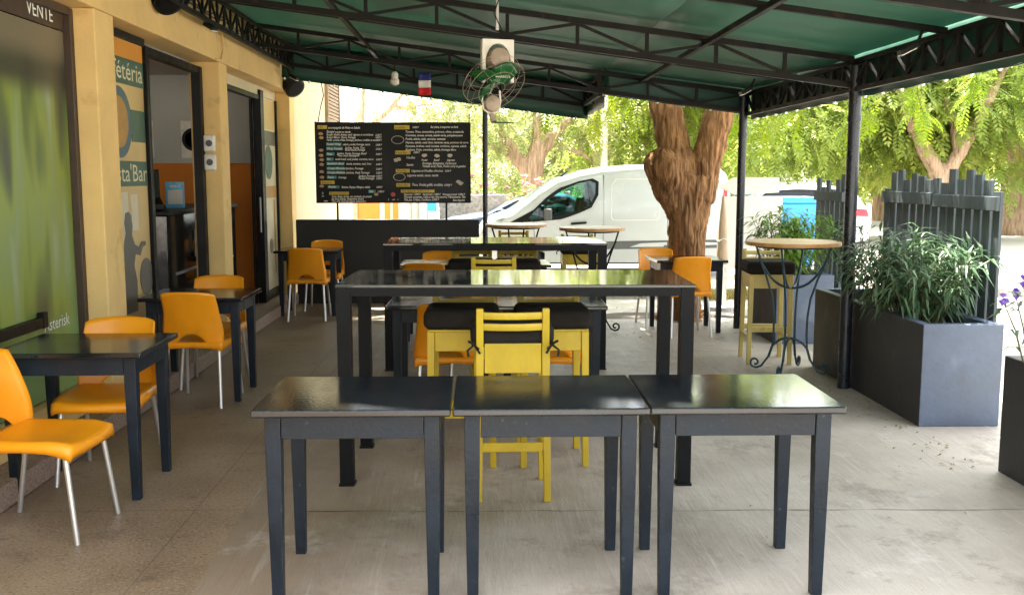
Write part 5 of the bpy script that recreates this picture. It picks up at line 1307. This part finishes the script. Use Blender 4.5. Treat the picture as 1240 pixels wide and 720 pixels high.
# ------------------------------------------------------------------ things by the street
ds = thing('display_panel', 'large blank white display panel on legs beside the tree', 'display panel', (3.55, 13.0, SZ))
MB().box(-.38, .42, -.03, .03, .52, 1.47).build('panel', M['white_board'], ds, bevel=.006)
for x in (-.30, .34): MB().bar((x, .06, 0), (x, .035, .9), .04).build('leg', M['white_board'], ds)
ar = thing('arrow_sign', 'blank white arrow board pointing left above the display panel', 'arrow sign', (3.55, 13.06, SZ))
MB().prism([(-.40, 1.60), (-.20, 1.72), (.40, 1.72), (.40, 1.52), (-.20, 1.49)], .02, .06, 'xz').build('arrow_board', M['white_board'], ar, bevel=.004)
MB().bar((.1, .085, 0), (.1, .085, 1.65), .05).build('pole', M['white_board'], ar)
pa = thing('folded_parasol', 'slim beige folded parasol tied with cord beside the tree trunk', 'parasol', (3.13, 12.75, SZ))
MB().lathe([(.006, 1.52), (.035, 1.30), (.055, 1.05), (.07, .80), (.085, .62), (.05, .60)], 14).build('cloth', M['palm_cloth'], pa, smooth=True)
MB().tube([(0, 0, 0), (0, 0, .7)], .02).build('pole', M['white_board'], pa)
tc_ = MB(); tc_.tube([(.07 * math.cos(t), .07 * math.sin(t), .92 + .02 * math.sin(3 * t)) for t in [2 * PI * k / 20 for k in range(20)]], .006, 5, True); tc_.build('cord', M['wire_white'], pa)
MB().lathe([(.18, 0), (.18, .05), (.03, .08)], 20).build('base', M['stone'], pa)
bn = thing('waste_container', 'bright blue waste container behind the white display panel', 'waste container', (5.55, 18, SZ))
MB().prism([(-.45, .12), (.45, .12), (.5, 1.25), (-.5, 1.25)], -.35, .35, 'xz').build('container_body', M['bin_blue'], bn, bevel=.03)
MB().box(-.53, .53, -.38, .38, 1.252, 1.36).build('lid', M['bin_blue'], bn, bevel=.03)
for x in (-.35, .35):
    for y in (-.28, .28): MB().lathe([(.07, -.02), (.07, .02)], 14, (x, y, .07), 'y').build('wheel', M['rubber'], bn)
wd = MB()
for k in range(900):
    x = rnd.uniform(2.9, 4.4); y = 13.95 - abs(rnd.gauss(0, .10)); leaf(wd, Vector((x, y, SZ)), rv() * .6 + Vector((0, 0, 1)), Vector((0, -1, .2)), rnd.uniform(.06, .22), .012, rnd.uniform(0, .7))
tag(wd.build('dry_weeds', M['leaf_dry'], fix=False), 'dry yellowish weeds along the kerb by the display panel', 'weeds', kind='stuff')
lt = MB()
for k in range(220):
    x = rnd.uniform(1.0, 3.6); y = rnd.uniform(9.6, 13); z = .004 if y < 10.9 else SZ + .025
    leaf(lt, Vector((x, y, z)), Vector((rnd.uniform(-1, 1), rnd.uniform(-1, 1), .05)), Vector((0, 0, 1)), rnd.uniform(.03, .07), .016, rnd.uniform(0, .7))
for k in range(90):
    x = 2.78 - abs(rnd.gauss(0, .16)); y = rnd.uniform(5.2, 9.2)
    leaf(lt, Vector((x, y, .004)), Vector((rnd.uniform(-1, 1), rnd.uniform(-1, 1), .05)), Vector((0, 0, 1)), rnd.uniform(.02, .055), .012, rnd.uniform(0, .5))
for k in range(60):
    leaf(lt, Vector((rnd.uniform(-.6, 2.7), rnd.uniform(3.9, 9), .004)), Vector((rnd.uniform(-1, 1), rnd.uniform(-1, 1), .05)), Vector((0, 0, 1)), rnd.uniform(.012, .035), .008, rnd.uniform(0, .5))
tag(lt.build('fallen_leaves', M['leaf_dry'], fix=False), 'scattered dry leaves on the ground under the tree and beside the planters', 'leaves', kind='stuff')
